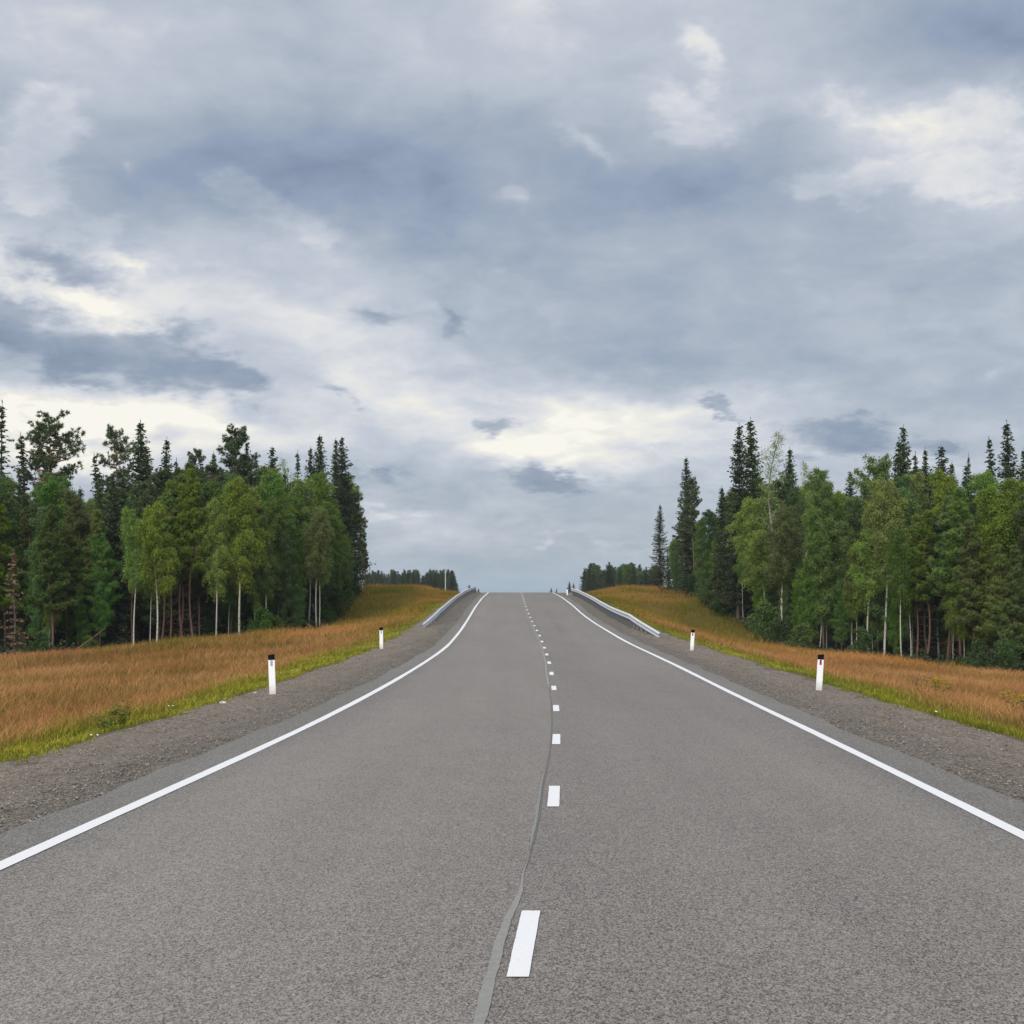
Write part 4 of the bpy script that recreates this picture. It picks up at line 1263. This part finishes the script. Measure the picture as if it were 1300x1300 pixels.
gr = np.random.default_rng(21)
for side, nm in ((-1, 'left'), (1, 'right')):
    # tall dry grass of the fields
    X, Y, s = sample_side(side, 270000, 7.0, 44.0, 9.0, 125.0, gr)
    amount = sstep(7.2 - (.3 if side > 0 else 0), 9.2 - (.7 if side > 0 else 0), s + 1.5 * fbm(X * .35, Y * .18)) * (1 - .9 * sstep(86, 118, Y) * (1 - sstep(16, 22, s)))
    keep = (gr.random(len(X)) < amount) & ~in_forest(X, Y)
    px = 650 + X / Y * F
    keep &= (px > -1000) & (px < 2300)
    X, Y, s = X[keep], Y[keep], s[keep]; n = len(X)
    H = gr.uniform(.40, .78, n) * (.72 + .28 * sstep(8, 12, s)) * (1 + .35 * fbm(X * .12, Y * .12))
    blades('tall_dry_grass', X, Y, H, .0048 + .00013 * Y, .66, M['dry'], 'tall reddish brown dry grass filling the %s field up to the forest' % nm,
           .5 + .30 * gr.normal(size=n) + .8 * fbm(X * .3, Y * .12), seed=31 + side, wind=(.07, 0))
    # green strip beside the gravel
    X, Y, s = sample_side(side, 90000, 6.45, 10.6, 8.0, 120.0, gr)
    edge_n = .65 * fbm(X * 1.3, Y * .7) + .25 * fbm(X * .4, Y * .15)
    amount = sstep(6.55, 6.85, s + edge_n) * (1 - sstep(7.5 - (.35 if side > 0 else 0), 9.6 - (.9 if side > 0 else 0), s + 2.4 * edge_n)) * np.clip(.8 + 1.2 * fbm(X * .7 + 9, Y * .3), .55 if side < 0 else .25, 1)
    keep = gr.random(len(X)) < amount
    X, Y, s = X[keep], Y[keep], s[keep]; n = len(X)
    H = gr.uniform(.07, .22, n) * (1 + 1.2 * sstep(7.2, 9.2, s)) * (1 + .6 * fbm(X * .8, Y * .5))
    blades('green_verge_grass', X, Y, H, .007 + .00014 * Y, .6, M['green'], 'short yellow green grass along the %s gravel shoulder' % nm,
           .45 + .25 * gr.normal(size=n) + .6 * fbm(X * .5, Y * .25), seed=41 + side, wind=(.04, 0))
    # slopes of the hill
    X, Y, s = sample_side(side, 70000, 6.7, 26.0, 84.0, 215.0, gr)
    keep = ~in_forest(X, Y)
    X, Y, s = X[keep], Y[keep], s[keep]; n = len(X)
    H = gr.uniform(.25, .8, n) * sstep(6.0, 9.0, s) * (1 + .7 * fbm(X * .3, Y * .15))
    blades('hill_grass', X, Y, H, .020, .5, M['olive'], 'olive and rust coloured grass on the %s hill slope' % nm,
           .34 + .16 * gr.normal(size=n) + 1.5 * fbm(X * .16 + 3, Y * .045), seed=51 + side, wind=(.05, 0))


# loose stones on the shoulders
def stones():
    rng = np.random.default_rng(61)
    oct_v = np.array([(1, 0, 0), (-1, 0, 0), (0, 1, 0), (0, -1, 0), (0, 0, .8), (0, 0, -.6)], float)
    oct_f = np.array([(0, 2, 4), (2, 1, 4), (1, 3, 4), (3, 0, 4), (2, 0, 5), (1, 2, 5), (3, 1, 5), (0, 3, 5)])
    ms = NT('loose_stone'); t = ms.attr('tint')
    mat = ms.finish(ms.mix(t, c4(.13, .112, .094), c4(.31, .268, .225)), .9, spec=.2)
    for side, nm in ((-1, 'left'), (1, 'right')):
        n = 17000
        d = 9.0 * (70 / 9.0) ** rng.random(n); s = 4.36 + 2.44 * rng.random(n) ** .9
        cl = fbm(d * .9, s * 2.0 + side)
        keep = cl > -.15 + .3 * rng.random(n) - .25 * (s < 5.1); d, s = d[keep], s[keep]; n = len(d)
        r = .007 + .016 * rng.random(n) ** 3 + .00012 * d
        X = road_x(d) + side * s; Z = road_z(d) - .035 - np.interp(s, [4.45, 4.8, 5.2, 5.6, 6.0, 6.4, 6.7, 7.0], [0, .012, .02, .03, .045, .06, .085, .16]) + r * .25
        sc = r[:, None] * rng.uniform(.7, 1.3, (n, 3)) * [1, 1, .8]
        a = rng.random(n) * 6.28; ca, sa = np.cos(a)[:, None], np.sin(a)[:, None]
        v = oct_v[None] * sc[:, None] + rng.normal(size=(n, 6, 3)) * (r * .18)[:, None, None]
        vx = v[..., 0] * ca - v[..., 1] * sa; vy = v[..., 0] * sa + v[..., 1] * ca
        V = np.stack([vx + X[:, None], vy + d[:, None], v[..., 2] + Z[:, None]], -1).reshape(-1, 3)
        f = (np.arange(n)[:, None, None] * 6 + oct_f[None]).reshape(-1)
        o = link('loose_gravel', np_mesh('loose_gravel', V, f, np.full(n * 8, 3), mat, {'tint': np.repeat(rng.random(n) ** 1.0, 6)}))
        tag(o, 'loose gravel stones scattered on the %s shoulder' % nm, 'gravel', kind='stuff')


stones()


# flowering plants in the verge
def tansy(px, s, label, h=.75, n=9, col='yellow', seed=0):
    rng = random.Random(seed); Y = F / s; X = (px - 650) / s
    root = empty('flowering_plant', (X, Y, gz(X, Y))); tag(root, label, 'plant')
    st = MB(); fl = MB(); lf = MB()
    for i in range(n):
        a = rng.random() * 6.28; r = rng.uniform(.05, .38); top = (math.cos(a) * r, math.sin(a) * r, h * rng.uniform(.75, 1.05))
        st.tube([(math.cos(a) * r * .3, math.sin(a) * r * .3, -.05), (top[0] * .7, top[1] * .7, top[2] * .55), top], [.006, .005, .004], 4)
        for k in range(9):
            q = (top[0] + rng.uniform(-.07, .07), top[1] + rng.uniform(-.07, .07), top[2] + rng.uniform(-.015, .025))
            fl.tube([(q[0], q[1], q[2] - .008), (q[0], q[1], q[2] + .008)], [.008, .017], 6)
        for k in range(12):
            zt = rng.uniform(.1, .85); p = Vector((top[0] * zt, top[1] * zt, top[2] * zt)); b = rng.random() * 6.28
            e = p + Vector((math.cos(b), math.sin(b), rng.uniform(-.2, .5))) * rng.uniform(.07, .14)
            sd = Vector((-math.sin(b), math.cos(b), 0)) * .022; bb = len(lf.v); mid = (p + e) / 2 + Vector((0, 0, .012))
            lf.v += [tuple(p), tuple(mid + sd), tuple(e), tuple(mid - sd)]; lf.f.append((bb, bb + 1, bb + 2, bb + 3))
    for q, nm, mt in ((st, 'stem', 'stem'), (lf, 'leaf', 'stem'), (fl, 'flower_head', col)):
        tag(q.build(nm, M[mt], root), kind='stuff')


M['stem'] = mat_plain('plant_green', (.085, .13, .022), .7, 0, .3); M['yellow'] = mat_plain('yellow_petal', (.55, .36, .015), .7, 0, .2); M['white_petal'] = mat_plain('white_petal', (.72, .70, .66), .7, 0, .1)
M['bud'] = mat_plain('green_bud', (.20, .22, .03), .7, 0, .2); M['pinkish'] = mat_plain('faded_seed_head', (.30, .17, .10), .8, 0, .3)
tansy(1196, 52, 'yellow flowering tansy clump in the right verge grass', .78, 16, seed=1)
tansy(1296, 62, 'yellow flowering tansy cut by the right end of the picture', .75, 13, seed=2)
tansy(1172, 52, 'brown faded seed heads left of the yellow tansy clump', .7, 7, 'pinkish', seed=3)
tansy(156, 76, 'taller leafy green plant standing in the left verge grass', .42, 7, 'bud', seed=4)
tansy(138, 78, 'smaller leafy green plant just left of the taller one in the left verge', .3, 5, 'bud', seed=5)


def daisies():
    m = MB(); rng = random.Random(9)
    spots = [(8, 935), (70, 920), (82, 922), (120, 929), (57, 905), (110, 901), (215, 893), (311, 853), (360, 852), (375, 849), (1237, 890), (1150, 868), (1185, 900)]
    for (px, py) in spots:
        for k in range(rng.randint(1, 3)):
            q = px + rng.uniform(-5, 5)
            # walk outwards along the sight line until it meets the grass
            for d in np.arange(9, 60, .25):
                X = (q - 650) / F * d; z = EYE + (HZ - py) / F * d
                if z < gz(X, d) + .17: break
            m.tube([(X, d, z - .05), (X, d - .004, z - .042)], [.006, .016], 7)
    o = m.build('white_flowers', M['white_petal']); tag(o, 'scattered small white flowers in the verge grass', 'flowers', kind='stuff')


daisies()

# pale stone lying at the gravel edge on the left
def boulder(s, d, r, label, seed, mat):
    rng = np.random.default_rng(seed); m = bpy.data.meshes.new('stone')
    import bmesh
    b = bmesh.new(); bmesh.ops.create_icosphere(b, subdivisions=2, radius=r)
    for v in b.verts: v.co *= 1 + .25 * rng.normal() * .5; v.co.z *= .55; v.co.x *= 1.4
    b.to_mesh(m); b.free(); m.materials.append(mat)
    o = link('stone', m); x = float(road_x(d)) + s; o.location = (x, d, float(road_z(d)) - .09); tag(o, label, 'stone')


M['pale_stone'] = mat_plain('pale_stone', (.62, .60, .57), .8, 0, .2, 20)
boulder(-6.55, 28.6, .05, 'white stone on the left gravel edge nearer than the guide post', 1, M['pale_stone'])
boulder(-6.5, 31.6, .03, 'small white stone at the grass edge behind the left guide post', 2, M['pale_stone'])
boulder(-6.62, 26.0, .03, 'small grey stone on the left gravel edge below the white stone', 3, mat_plain('grey_stone', (.22, .2, .19), .9, 0, .2, 20))

# ------------------------------------------------------------------ air
top_z = max(o.location.z + (o.scale.z * 16.5 if o.type == 'EMPTY' else 3) for o in scene.objects if o.name != 'sun') + 1.0
lo = G.reshape(-1, 3).min(0) - 1.0; hi = G.reshape(-1, 3).max(0) + 1.0
hz = MB(); hz.box(((lo[0] + hi[0]) / 2, (lo[1] + hi[1]) / 2, (lo[2] + top_z) / 2), (hi[0] - lo[0], hi[1] - lo[1], top_z - lo[2]))
print('haze box', lo, hi, top_z)
hm = NT('air'); pv = hm.n('ShaderNodeVolumePrincipled'); pv.inputs['Color'].default_value = (.74, .84, .93, 1); pv.inputs['Density'].default_value = HAZE; pv.inputs['Anisotropy'].default_value = .3
hm.l(pv.outputs[0], hm.out.inputs['Volume'])
tag(hz.build('haze', hm.m), 'thin bluish air over the road and forest', 'haze', kind='stuff')
